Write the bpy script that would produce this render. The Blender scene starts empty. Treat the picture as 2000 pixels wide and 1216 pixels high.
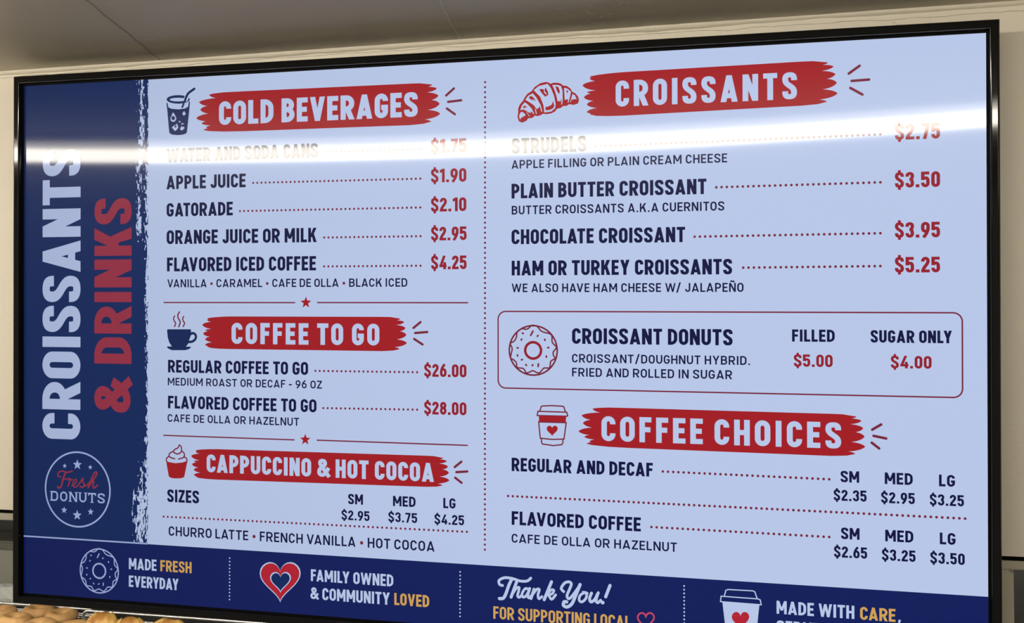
import bpy, bmesh, math, random
from mathutils import Vector, Matrix, noise
from mathutils.geometry import tessellate_polygon

random.seed(7)
SCN = bpy.context.scene
COL = SCN.collection
TVZ = 1.65                                   # height of the screen's centre above the floor

# ------------------------------------------------------------------ camera
cam_data = bpy.data.cameras.new('camera')
cam = bpy.data.objects.new('camera', cam_data); COL.objects.link(cam)
cam.matrix_world = Matrix(((0.9645140, 0.0110386, 0.2638007, 0.533312),
                           (0.2638769, -0.0061104, -0.9645370, -1.604883),
                           (-0.0090352, 0.9999204, -0.0088064, 0.068664 + TVZ),
                           (0, 0, 0, 1)))
cam_data.sensor_width = 36.0
cam_data.lens = 2292.867 / 2000 * 36.0
cam_data.shift_x = -4.718 / 2000
cam_data.shift_y = -51.5 / 2000
cam_data.clip_start = 0.02
cam_data.dof.use_dof = True
cam_data.dof.focus_distance = 1.66
cam_data.dof.aperture_fstop = 13.0
SCN.camera = cam

# ------------------------------------------------------------------ world (the rest of the shop), exposure
SCN.view_settings.view_transform = 'Standard'
SCN.view_settings.look = 'None'
SCN.view_settings.gamma = 1.0
SCN.view_settings.use_curve_mapping = False
SCN.view_settings.exposure = 0.0
world = bpy.data.worlds.new('shop_air'); SCN.world = world
world.use_nodes = True
nt = world.node_tree
bg = nt.nodes['Background']
tc = nt.nodes.new('ShaderNodeTexCoord')
sp = nt.nodes.new('ShaderNodeSeparateXYZ')
rp = nt.nodes.new('ShaderNodeValToRGB')
mr = nt.nodes.new('ShaderNodeMapRange')
mr.inputs['From Min'].default_value = -1.0; mr.inputs['From Max'].default_value = 1.0
nt.links.new(tc.outputs['Generated'], sp.inputs[0])
nt.links.new(sp.outputs['Z'], mr.inputs['Value'])
nt.links.new(mr.outputs[0], rp.inputs[0])
rp.color_ramp.elements[0].position = 0.22; rp.color_ramp.elements[0].color = (0.13, 0.12, 0.098, 1)
rp.color_ramp.elements[1].position = 0.52; rp.color_ramp.elements[1].color = (0.31, 0.29, 0.25, 1)
nt.links.new(rp.outputs[0], bg.inputs['Color'])
bg.inputs['Strength'].default_value = 1.0

LAMP_RADIANCE = 53.0
CASE_POWER = 12.0

# ------------------------------------------------------------------ materials
def s2l(c):
    return tuple(((v / 255) / 12.92 if v / 255 <= 0.04045 else ((v / 255 + 0.055) / 1.055) ** 2.4) for v in c)

def mat(name, rgb, rough=0.6, metal=0.0, spec=0.5):
    m = bpy.data.materials.new(name); m.use_nodes = True
    b = m.node_tree.nodes['Principled BSDF']
    b.inputs['Base Color'].default_value = (*rgb, 1)
    b.inputs['Roughness'].default_value = rough
    b.inputs['Metallic'].default_value = metal
    b.inputs['Specular IOR Level'].default_value = spec
    return m

def node(m, kind, **kw):
    n = m.node_tree.nodes.new(kind)
    for k, v in kw.items():
        if k in n.inputs: n.inputs[k].default_value = v
        else: setattr(n, k, v)
    return n

def link(m, a, b): m.node_tree.links.new(a, b)
def bsdf(m): return m.node_tree.nodes['Principled BSDF']

def add_bump(m, scale, strength, dist=0.002, detail=3.0):
    t = node(m, 'ShaderNodeTexCoord'); n = node(m, 'ShaderNodeTexNoise', Scale=scale, Detail=detail)
    b = node(m, 'ShaderNodeBump', Strength=strength, Distance=dist)
    link(m, t.outputs['Object'], n.inputs['Vector']); link(m, n.outputs['Fac'], b.inputs['Height'])
    link(m, b.outputs['Normal'], bsdf(m).inputs['Normal'])
    return m

def add_mottle(m, scale, c0, c1, p0=0.35, p1=0.65, detail=4.0):
    t = node(m, 'ShaderNodeTexCoord'); n = node(m, 'ShaderNodeTexNoise', Scale=scale, Detail=detail)
    r = node(m, 'ShaderNodeValToRGB')
    r.color_ramp.elements[0].position = p0; r.color_ramp.elements[0].color = (*c0, 1)
    r.color_ramp.elements[1].position = p1; r.color_ramp.elements[1].color = (*c1, 1)
    link(m, t.outputs['Object'], n.inputs['Vector']); link(m, n.outputs['Fac'], r.inputs[0])
    link(m, r.outputs[0], bsdf(m).inputs['Base Color'])
    return m

# the lit panel: coloured light behind a slightly bowed, slightly matte sheet
def screen_mat(name, rgb):
    m = mat('screen_' + name, (0.004, 0.004, 0.005), rough=0.055, spec=0.22)
    b = bsdf(m)
    b.inputs['Emission Color'].default_value = (*s2l(rgb), 1)
    # a liquid crystal panel sends most of its light straight ahead and less to the sides
    lw = node(m, 'ShaderNodeLayerWeight', Blend=0.5); fc = node(m, 'ShaderNodeFloatCurve')
    cv = fc.mapping.curves[0]; cv.points[0].location = (0.0, 1.0); cv.points[1].location = (1.0, 0.01)
    for q in ((0.07, 0.98), (0.21, 0.83), (0.36, 0.47), (0.55, 0.14), (0.75, 0.03)): cv.points.new(*q)
    fc.mapping.update()
    link(m, lw.outputs['Facing'], fc.inputs['Value']); link(m, fc.outputs[0], b.inputs['Emission Strength'])
    t = node(m, 'ShaderNodeTexCoord'); s = node(m, 'ShaderNodeSeparateXYZ')
    sq = node(m, 'ShaderNodeMath', operation='MULTIPLY')
    k = node(m, 'ShaderNodeMath', operation='MULTIPLY_ADD')
    k.inputs[1].default_value = -BOW / 0.52; k.inputs[2].default_value = BOW
    cb = node(m, 'ShaderNodeCombineXYZ'); g = node(m, 'ShaderNodeNewGeometry')
    va = node(m, 'ShaderNodeVectorMath', operation='ADD'); vn = node(m, 'ShaderNodeVectorMath', operation='NORMALIZE')
    link(m, t.outputs['Object'], s.inputs[0]); link(m, s.outputs['X'], sq.inputs[0]); link(m, s.outputs['X'], sq.inputs[1])
    link(m, sq.outputs[0], k.inputs[0]); link(m, k.outputs[0], cb.inputs['Z'])
    link(m, g.outputs['Normal'], va.inputs[0]); link(m, cb.outputs[0], va.inputs[1]); link(m, va.outputs[0], vn.inputs[0])
    link(m, vn.outputs[0], b.inputs['Normal'])
    gl = node(m, 'ShaderNodeBsdfGlossy', Color=(0.0042, 0.0042, 0.0042, 1), Roughness=0.27)
    ad = node(m, 'ShaderNodeAddShader')
    link(m, vn.outputs[0], gl.inputs['Normal'])
    link(m, b.outputs[0], ad.inputs[0]); link(m, gl.outputs[0], ad.inputs[1])
    out = [n for n in m.node_tree.nodes if n.type == 'OUTPUT_MATERIAL'][0]
    link(m, ad.outputs[0], out.inputs['Surface'])
    return m
BOW = 0.0128
INK = {k: screen_mat(k, v) for k, v in dict(
    white=(183, 198, 231), page=(183, 198, 231), panel=(5, 37, 92), footer=(4, 24, 90), blue=(8, 34, 86), navy=(2, 8, 62),
    red=(160, 20, 30), price=(146, 24, 42), red2=(178, 28, 48), maroon=(118, 32, 56), rose=(148, 46, 68), gold=(206, 160, 84),
    pink=(196, 66, 100), logo_white=(160, 176, 222), side_white=(176, 190, 226)).items()}
M_BEZEL = mat('gloss_black_plastic', (0.004, 0.004, 0.004), rough=0.06, spec=0.3)
M_RECESS = mat('matt_black_plastic', (0.002, 0.002, 0.002), rough=0.6, spec=0.06)
M_HOUSING = mat('black_housing', (0.012, 0.012, 0.012), rough=0.5)
M_STEEL = mat('brushed_steel', (0.55, 0.55, 0.55), rough=0.3, metal=1.0)
M_WALL = add_bump(mat('cream_wall_paint', (0.77, 0.70, 0.585), rough=0.55), 140.0, 0.35, 0.0015)
M_CEIL = add_bump(mat('ceiling_paint', (0.64, 0.58, 0.47), rough=0.6), 60.0, 0.25, 0.0015)

# ------------------------------------------------------------------ helpers
def tag(o, label=None, cat=None, group=None, kind=None):
    if label: o['label'] = label
    if cat: o['category'] = cat
    if group: o['group'] = group
    if kind: o['kind'] = kind
    return o

def thing(name, label, cat, loc=(0, 0, 0), group=None):
    o = bpy.data.objects.new(name, None); COL.objects.link(o)
    o.location = loc; o.empty_display_size = 0.05
    return tag(o, label, cat, group)

def link_mesh(name, me, parent=None):
    o = bpy.data.objects.new(name, me); COL.objects.link(o)
    if parent is not None: o.parent = parent
    return o

class MB:
    """collects faces for one mesh object"""
    def __init__(self): self.v = []; self.f = []; self.m = []; self.mats = []; self.smooth = False
    def slot(self, m):
        if m not in self.mats: self.mats.append(m)
        return self.mats.index(m)
    def box(self, lo, hi, m=None):
        x0, y0, z0 = lo; x1, y1, z1 = hi; n = len(self.v)
        self.v += [(x0, y0, z0), (x1, y0, z0), (x1, y1, z0), (x0, y1, z0), (x0, y0, z1), (x1, y0, z1), (x1, y1, z1), (x0, y1, z1)]
        for q in ((0, 3, 2, 1), (4, 5, 6, 7), (0, 1, 5, 4), (1, 2, 6, 5), (2, 3, 7, 6), (3, 0, 4, 7)):
            self.f.append([n + i for i in q]); self.m.append(self.slot(m) if m else 0)
        return self
    def tube(self, pts, r, seg=10, m=None, caps=True):
        pts = [Vector(p) for p in pts]; rings = []; up = Vector((0.13, 0.31, 0.94))
        for i, p in enumerate(pts):
            d = (pts[min(i + 1, len(pts) - 1)] - pts[max(i - 1, 0)]).normalized()
            a = d.cross(up).normalized(); b = a.cross(d)
            n = len(self.v); rr = r[i] if isinstance(r, (list, tuple)) else r
            for k in range(seg):
                t = 2 * math.pi * k / seg
                self.v.append(tuple(p + a * math.cos(t) * rr + b * math.sin(t) * rr))
            rings.append(n)
        for A, Bq in zip(rings, rings[1:]):
            for k in range(seg):
                self.f.append([A + k, A + (k + 1) % seg, Bq + (k + 1) % seg, Bq + k]); self.m.append(self.slot(m) if m else 0)
        if caps:
            self.f.append([rings[0] + k for k in range(seg)][::-1]); self.m.append(self.slot(m) if m else 0)
            self.f.append([rings[-1] + k for k in range(seg)]); self.m.append(self.slot(m) if m else 0)
        return self
    def build(self, name, material=None, parent=None, smooth=False, bevel=0.0):
        me = bpy.data.meshes.new(name); me.from_pydata(self.v, [], self.f)
        for mm in (self.mats or [material]): me.materials.append(mm)
        if self.mats:
            for p, i in zip(me.polygons, self.m): p.material_index = i
        bm = bmesh.new(); bm.from_mesh(me); bmesh.ops.recalc_face_normals(bm, faces=bm.faces)
        if bevel: bmesh.ops.bevel(bm, geom=list(bm.edges), offset=bevel, segments=2, affect='EDGES', clamp_overlap=True)
        bm.to_mesh(me); bm.free()
        if smooth:
            for p in me.polygons: p.use_smooth = True
        return link_mesh(name, me, parent)
    def solid(self, name, material=None, parent=None, bevel=0.0): return self.build(name, material, parent, False, bevel)

# ---- flat ink on the screen: coordinates are the page's own 1920 x 1080 pixels
S = 1.4388 / 1920
LAY = 0.00012
class Ink:
    def __init__(self): self.v = []; self.f = []; self.m = []; self.mats = []; self.k = 0
    def slot(self, c):
        if c not in self.mats: self.mats.append(c)
        return self.mats.index(c)
    def _face(self, pts, c, layer):
        a = sum(pts[i][0] * pts[(i + 1) % len(pts)][1] - pts[(i + 1) % len(pts)][0] * pts[i][1] for i in range(len(pts)))
        if abs(a) < 1e-7: return
        if a > 0: pts = pts[::-1]
        n = len(self.v)
        self.k = (self.k + 1) % 37; y = -layer * LAY - self.k * 2.0e-6     # faces of one layer lie microns apart, never in one plane
        self.v += [((u - 960) * S, y, (540 - w) * S) for u, w in pts]
        self.f.append(list(range(n, n + len(pts)))); self.m.append(self.slot(c))
    def poly(self, pts, c, layer):
        pts = [tuple(p) for p in pts]
        if len(pts) <= 4 and convex(pts): self._face(pts, c, layer); return self
        for t in tessellate_polygon([[Vector((p[0], p[1], 0)) for p in pts]]): self._face([pts[i] for i in t], c, layer)
        return self
    def stroke(self, pts, w, c, layer, closed=False, cap=False):
        for q in band(pts, w, closed): self._face(q, c, layer)
        if cap and not closed:
            for p in (pts[0], pts[-1]): self.disc(p[0], p[1], w / 2, c, layer, 14)
        return self
    def disc(self, x, y, r, c, layer, n=24, ry=None):
        self._face([(x + r * math.cos(2 * math.pi * i / n), y + (ry or r) * math.sin(2 * math.pi * i / n)) for i in range(n)], c, layer)
        return self
    def rect(self, x0, y0, x1, y1, c, layer): self._face([(x0, y0), (x1, y0), (x1, y1), (x0, y1)], c, layer); return self
    def star(self, x, y, r, c, layer):
        p = [(x + (r if i % 2 == 0 else r * 0.42) * math.sin(math.pi * i / 5), y - (r if i % 2 == 0 else r * 0.42) * math.cos(math.pi * i / 5)) for i in range(10)]
        return self.poly(p, c, layer)
    def build(self, name, parent, label=None):
        me = bpy.data.meshes.new(name); me.from_pydata(self.v, [], self.f)
        for c in self.mats: me.materials.append(INK[c])
        for p, i in zip(me.polygons, self.m): p.material_index = i
        return tag(link_mesh(name, me, parent), label)

def band(pts, w, closed=False):
    """a line of width w with mitred joints, as quads"""
    pts = [Vector((p[0], p[1])) for p in pts]
    P = [pts[0]]
    for p in pts[1:]:
        if (p - P[-1]).length > 1e-4: P.append(p)
    if closed and (P[0] - P[-1]).length < 1e-4: P.pop()
    n = len(P); h = w / 2; L = []; R = []
    for i in range(n):
        d0 = (P[i] - P[i - 1]) if (i > 0 or closed) else None
        d1 = (P[(i + 1) % n] - P[i]) if (i < n - 1 or closed) else None
        d0 = (d0 or d1).normalized(); d1 = (d1 or d0).normalized()
        n0 = Vector((-d0.y, d0.x)); n1 = Vector((-d1.y, d1.x)); mm = n0 + n1
        if mm.length < 1e-3: mm = n0.copy()
        mm.normalize(); k = 1 / max(0.45, mm.dot(n0))
        L.append(P[i] + mm * h * k); R.append(P[i] - mm * h * k)
    return [[tuple(L[i]), tuple(L[(i + 1) % n]), tuple(R[(i + 1) % n]), tuple(R[i])] for i in range(n if closed else n - 1)]

def convex(p):
    s = 0
    for i in range(len(p)):
        a, b, c = p[i], p[(i + 1) % len(p)], p[(i + 2) % len(p)]
        z = (b[0] - a[0]) * (c[1] - b[1]) - (b[1] - a[1]) * (c[0] - b[0])
        if z == 0: continue
        if s == 0: s = 1 if z > 0 else -1
        elif s * z < 0: return False
    return True

def smooth_pts(pts, closed=False, sub=6):
    """a curve through the points (Catmull-Rom)"""
    P = [Vector((p[0], p[1])) for p in pts]; n = len(P); out = []
    for i in range(n if closed else n - 1):
        g = (lambda k: P[k % n]) if closed else (lambda k: P[max(0, min(n - 1, k))])
        a, b, c, d = g(i - 1), g(i), g(i + 1), g(i + 2)
        for k in range(sub):
            t = k / sub
            out.append(tuple(0.5 * ((2 * b) + (c - a) * t + (2 * a - 5 * b + 4 * c - d) * t * t + (3 * b - a - 3 * c + d) * t ** 3)))
    if not closed: out.append(tuple(P[-1]))
    return out

# ------------------------------------------------------------------ the narrow sign-lettering
WID = dict(A=.62, B=.53, C=.51, D=.53, E=.44, F=.43, G=.52, H=.54, J=.44, K=.56, L=.42, M=.70, N=.56, O=.53, P=.51, R=.54, S=.52, T=.50,
           U=.53, V=.60, W=.90, X=.58, Y=.58, Z=.49)
WID.update({'0': .50, '1': .34, '2': .49, '3': .49, '4': .53, '5': .49, '6': .50, '7': .46, '8': .50, '9': .50, '$': .52, '/': .42, '-': .30, '&': .66, 'Ñ': .56})

def arc(cx, cy, rx, ry, a0, a1, n=7):
    return [(cx + rx * math.cos(math.radians(a0 + (a1 - a0) * i / n)), cy + ry * math.sin(math.radians(a0 + (a1 - a0) * i / n))) for i in range(n + 1)]
def bez(p0, p1, p2, p3, n=8):
    o = []
    for i in range(n + 1):
        t = i / n; s = 1 - t
        o.append(tuple(s ** 3 * p0[k] + 3 * s * s * t * p1[k] + 3 * s * t * t * p2[k] + t ** 3 * p3[k] for k in (0, 1)))
    return o

def glyph(ch, W, t):
    """strokes and polygons of one letter, y up, cap height 1, ink width W, stem t"""
    h = t / 2; L, R, B, T = h, W - h, h, 1 - h; c = W / 2; X = []
    rx = (R - L) / 2; ry = min(0.34, rx * 1.12)
    st = lambda p, cl=False: X.append(('s', p, cl))
    def diag(x0, y0, x1, y1, k=1.0):
        ln = math.hypot(x1 - x0, y1 - y0); e = t * k * ln / max(1e-6, abs(y1 - y0)) / 2
        X.append(('p', [(x0 - e, y0), (x0 + e, y0), (x1 + e, y1), (x1 - e, y1)]))
    def de(dx, dy, k=1.0):  # half width of a slanted stem measured along x
        return t * k * math.hypot(dx, dy) / abs(dy) / 2
    stem = lambda x=None: st([((L if x is None else x), 0), ((L if x is None else x), 1)])
    def hook(y, up=True):   # start of a bowl on the right side whose stem end is cut at height y
        cy = T - ry if up else B + ry
        if (y - cy if up else cy - y) >= 0 and ry > 1e-6:
            return math.degrees(math.asin(min(1, abs(y - cy) / ry))), []
        return 0, [(R, y)]
    if ch in 'OQ0': st([(L, B + ry)] + arc(c, B + ry, rx, ry, 180, 270) + arc(c, B + ry, rx, ry, 270, 360)[1:] + arc(c, T - ry, rx, ry, 0, 180, 14), True)
    elif ch == 'C': a0, s0 = hook(.68); a1, s1 = hook(.32, False); st(s0 + arc(c, T - ry, rx, ry, a0, 180, 14) + arc(c, B + ry, rx, ry, 180, 360 - a1, 14) + s1)
    elif ch == 'G': a0, s0 = hook(.695); st(s0 + arc(c, T - ry, rx, ry, a0, 180, 14) + arc(c, B + ry, rx, ry, 180, 360, 14) + [(R, max(.54 - h, B + ry + .001))]); st([(W, .54 - h), (c * .98, .54 - h)])
    elif ch in 'S$':
        a = .735; b = .265
        st([(R, .70), (R, a)] + bez((R, a), (R, a + .14), (c + rx * .62, T), (c, T)) + bez((c, T), (c - rx * .62, T), (L, a + .14), (L, a))[1:]
           + bez((L, a), (L, .50), (R, .50), (R, b), 12)[1:] + bez((R, b), (R, b - .14), (c + rx * .62, B), (c, B))[1:]
           + bez((c, B), (c - rx * .62, B), (L, b - .14), (L, b))[1:] + [(L, .30)])
        if ch == '$': X.append(('p', [(c - h * .85, 1 - t * .6), (c + h * .85, 1 - t * .6), (c + h * .85, 1.13), (c - h * .85, 1.13)])); X.append(('p', [(c - h * .85, -.13), (c + h * .85, -.13), (c + h * .85, t * .6), (c - h * .85, t * .6)]))
    elif ch == 'D':
        r = min(.27, (R - L) * .8); st([(L, 0), (L, 1)]); st([(0, T), (R - r, T)] + arc(R - r, T - r, r, r, 90, 0)[1:] + arc(R - r, B + r, r, r, 0, -90) + [(0, B)])
    elif ch == 'B':
        m = .525; ra = (T - m) / 2; rb = (m - B) / 2; R2 = R - .025
        st([(L, 0), (L, 1)]); st([(0, T), (R2 - ra, T)] + arc(R2 - ra, T - ra, ra, ra, 90, -90, 12)[1:] + [(0, m)])
        st([(0, m), (R - rb, m)] + arc(R - rb, B + rb, rb, rb, 90, -90, 12)[1:] + [(0, B)])
    elif ch in 'PR':
        m = .44; r = (T - m) / 2 * .92
        st([(L, 0), (L, 1)]); st([(0, T), (R - r, T)] + arc(R - r, T - r, r, r, 90, 0)[1:] + arc(R - r, m + r, r, r, 0, -90) + [(0, m)])
        if ch == 'R':
            x1 = W + .015; x0 = c * 1.02; e = de(x1 - t * .5 - x0, m, 1.0)
            X.append(('p', [(x0 - e, m), (x0 + e, m), (x1, 0), (x1 - 2 * e, 0)]))
    elif ch in 'EF':
        stem(); st([(0, T), (W, T)]); st([(0, .505), (W * .92, .505)])
        if ch == 'E': st([(0, B), (W, B)])
    elif ch == 'H': stem(L); stem(R); st([(0, .505), (W, .505)])
    elif ch == 'I': X.append(('p', [(0, 0), (t, 0), (t, 1), (0, 1)]))
    elif ch == 'J': st([(R, 1), (R, B + ry)] + arc(c, B + ry, rx, ry, 360, 180, 14)[1:] + [(L, B + ry + .05)])
    elif ch == 'L': stem(); st([(0, B), (W, B)])
    elif ch == 'T': st([(0, T), (W, T)]); st([(c, 0), (c, 1)])
    elif ch == 'U': st([(L, 1), (L, B + ry)] + arc(c, B + ry, rx, ry, 180, 360, 14) + [(R, 1)])
    elif ch in 'AV':
        y0, y1 = (0, 1) if ch == 'A' else (1, 0); e = de(W / 2 - t * .5, 1)
        X.append(('p', [(0, y0), (2 * e, y0), (c + e * .95, y1), (c - e * .95, y1)])); X.append(('p', [(W, y0), (W - 2 * e, y0), (c - e * .95, y1), (c + e * .95, y1)]))
        if ch == 'A': st([(W * .2, .235), (W * .8, .235)])
    elif ch == 'W':
        e = de(W / 4 - t * .3, 1, .92); q = W * .28
        for s in (lambda x: x, lambda x: W - x):
            X.append(('p', [(s(0), 1), (s(2 * e), 1), (s(q + e), 0), (s(q - e), 0)])); X.append(('p', [(s(q - e), 0), (s(q + e), 0), (s(c + e), .98), (s(c - e), .98)]))
    elif ch == 'M':
        stem(L); stem(R); e = de(c - h, .62, .95); y = .26
        X.append(('p', [(0, 1), (2 * e, 1), (c + e * .9, y), (c - e * .9, y)])); X.append(('p', [(W, 1), (W - 2 * e, 1), (c - e * .9, y), (c + e * .9, y)]))
    elif ch in 'NÑ':
        stem(L); stem(R); e = de(W - t, 1, .98); X.append(('p', [(0, 1), (2 * e, 1), (W, 0), (W - 2 * e, 0)]))
        if ch == 'Ñ': st([(c - .20, 1.13), (c - .10, 1.20), (c, 1.165), (c + .10, 1.13), (c + .20, 1.20)])
    elif ch == 'K':
        stem(); e = de(W * .6, .55); X.append(('p', [(W, 1), (W - 2 * e, 1), (t * .6, .40), (t * .6 + e * 1.4, .33)]))
        X.append(('p', [(W + .01, 0), (W + .01 - 2 * e, 0), (W * .40, .56), (W * .62, .70)]))
    elif ch == 'X':
        e = de(W - t, 1); X.append(('p', [(0, 0), (2 * e, 0), (W, 1), (W - 2 * e, 1)])); X.append(('p', [(W, 0), (W - 2 * e, 0), (0, 1), (2 * e, 1)]))
    elif ch == 'Y':
        e = de(c - t * .4, .58); y = .40
        X.append(('p', [(0, 1), (2 * e, 1), (c + h, y), (c - h, y)])); X.append(('p', [(W, 1), (W - 2 * e, 1), (c - h, y), (c + h, y)])); st([(c, 0), (c, y + .01)])
    elif ch == 'Z':
        st([(0, T), (W, T)]); st([(0, B), (W, B)]); e = de(W - t, 1 - 2 * t, .95); X.append(('p', [(0, t * .8), (2 * e, t * .8), (W, 1 - t * .8), (W - 2 * e, 1 - t * .8)]))
    elif ch == '1': st([(R, 0), (R, 1)]); X.append(('p', [(R, 1), (R, 1 - t * 1.25), (0, .70), (0, .70 + t * 1.1)]))
    elif ch == '2': 
        st([(L, .69), (L, T - ry)] + arc(c, T - ry, rx, ry, 180, 0, 14)[1:] + bez((R, T - ry), (R, .50), (L + .02, .36), (L + .01, B), 10)[1:]); st([(0, B), (W, B)])
    elif ch == '3':
        m = .525; st([(L, .70), (L, T - ry * .8)] + arc(c, T - ry * .8, rx, ry * .8, 180, 0, 14)[1:] + bez((R, T - ry * .8), (R, m + .06), (c + rx * .7, m), (c - .02, m), 6)[1:])
        st([(c - .02, m), ] + bez((c - .02, m), (c + rx * .8, m), (R, m - .08), (R, B + ry * .9), 6)[1:] + arc(c, B + ry * .9, rx, ry * .9, 360, 180, 14)[1:] + [(L, .30)])
    elif ch == '4': X.append(('p', [(W * .50, 1), (W * .50 + t * 1.05, 1), (t * 1.0, .25), (0, .25)])); st([(0, .25), (W, .25)]); st([(W * .74, 0), (W * .74, .52)])
    elif ch == '5':
        st([(W * .96, T), (L, T)]); st([(L, 1), (L, .46)]); st([(L, .50)] + bez((L, .50), (c * .8, .64), (R, .66), (R, .40), 8)[1:] + [(R, B + ry)] + arc(c, B + ry, rx, ry, 360, 180, 14)[1:] + [(L, .30)])
    elif ch in '69':
        f = (lambda p: p) if ch == '6' else (lambda p: (W - p[0], 1 - p[1])); r2 = min(ry, .27)
        st([f(p) for p in [(L, B + r2)] + arc(c, B + r2, rx, r2, 180, 360, 14)[1:] + [(R, .60 - r2)] + arc(c, .60 - r2, rx, r2, 0, 180, 14)[1:]], True)
        st([f(p) for p in bez((L, B + r2), (L, .66), (c * .9, .80), (W * .72, 1.0), 8)])
    elif ch == '7': st([(0, T), (W, T)]); e = de(W * .6, 1); X.append(('p', [(W, 1 - t * .9), (W - 2 * e, 1 - t * .9), (W * .16, 0), (W * .16 + 2 * e, 0)]))
    elif ch == '8':
        m = .525; ra = (T - m) / 2; rb = (m - B) / 2
        st(arc(c, T - ra, rx * .93, ra, 0, 360, 22)[:-1], True); st(arc(c, B + rb, rx, rb, 0, 360, 22)[:-1], True)
    elif ch == '.': X.append(('p', [(0, 0), (t * 1.05, 0), (t * 1.05, t * 1.05), (0, t * 1.05)]))
    elif ch == ',': X.append(('p', [(0, -.10), (t * .6, -.10), (t * 1.1, t), (0.02, t)]))
    elif ch == '/': diag(h * 1.1, -.08, W - h * 1.1, 1.08)
    elif ch == '-': st([(0, .42), (W, .42)])
    elif ch == '&':
        st([(W * .98, .02), (W * .28, .66)] + bez((W * .28, .66), (W * .14, .84), (W * .30, T), (W * .44, T), 7)[1:] + bez((W * .44, T), (W * .66, T), (W * .74, .70), (W * .46, .56), 7)[1:]
           + bez((W * .46, .56), (W * .16, .43), (L, .40), (L, .26), 6)[1:] + bez((L, .26), (L, B * .9), (W * .52, B * .7), (W * .70, .24), 8)[1:] + [(W * .93, .52)])
    elif ch == '•': X.append(('d', (t * .98, .44), t * .98))
    return X

KERN = {'AT': -.09, 'TA': -.09, 'AV': -.09, 'VA': -.09, 'LT': -.08, 'AY': -.08, 'LY': -.08, 'PA': -.05, 'FA': -.05, 'DA': -.02, 'RT': -.02, 'KE': 0, 'TO': -.02, 'LO': -.02, 'LA': -.03, 'AC': -.02, 'CA': -.02, 'W/': -.08, 'YD': -.03, 'RY': -.04}
def ink_w(ch, t): return t if ch == 'I' else t * 1.05 if ch in '.,' else t * 1.95 if ch == '•' else WID[ch]
def layout(s, t, gap):
    out = []; x = 0.0; prev = ''
    for ch in s:
        if ch == ' ': x += .24 if '•' not in s else .20; prev = ''; continue
        x += KERN.get(prev + ch, 0)
        out.append((ch, x)); x += ink_w(ch, t) + gap; prev = ch
    return out, x - gap
def write(ink, s, x0, x1, base, cap, t, gap, color, layer=3, rot=False, bullet=None, serif=False, asp=1.1):
    """letters between x0 and x1 along a baseline; rot writes upwards with the baseline on the right; asp = stem over bar thickness"""
    lay, tot = layout(s, t, gap); k = abs(x1 - x0) / cap / tot
    fixed = lambda ch: ch in 'I.,•'
    put = (lambda x, y: (x0 + x * cap, base - y * cap)) if not rot else (lambda x, y: (base - y * cap, x0 - x * cap))
    for ch, x in lay:
        w = ink_w(ch, t) * (1 if fixed(ch) else k); off = x * k
        if fixed(ch): off += ink_w(ch, t) * (k - 1) / 2
        col = bullet if (ch == '•' and bullet) else color
        for kind, *a in glyph(ch, w / asp, t / asp):
            if kind == 's':
                for q in band(a[0], t / asp, a[1]): ink._face([put(p[0] * asp + off, p[1]) for p in q], col, layer)
            elif kind == 'p': ink.poly([put(p[0] * asp + off, p[1]) for p in a[0]], col, layer)
            else: q = put(a[0][0] * asp + off, a[0][1]); ink.disc(q[0], q[1], a[1] * asp * cap, col, layer, 16)
        if serif and ch in 'DNUT':
            hs = t * 1.1; th = t * .42
            for fx, fy in {'D': ((t / 2, 0), (t / 2, 1)), 'N': ((t / 2, 0), (t / 2, 1), (w - t / 2, 1)), 'U': ((t / 2, 1), (w - t / 2, 1)), 'T': ((w / 2, 0),)}[ch]:
                y0 = 0 if fy == 0 else 1 - th; ink.poly([put(off + fx + d * hs, yy) for d, yy in ((-1, y0), (1, y0), (1, y0 + th), (-1, y0 + th))], color, layer)
            if ch == 'T':
                for fx in (0, w): ink.poly([put(off + fx + d * t * .35, yy) for d, yy in ((-1, .72), (1, .72), (1, 1), (-1, 1))], color, layer)

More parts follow.
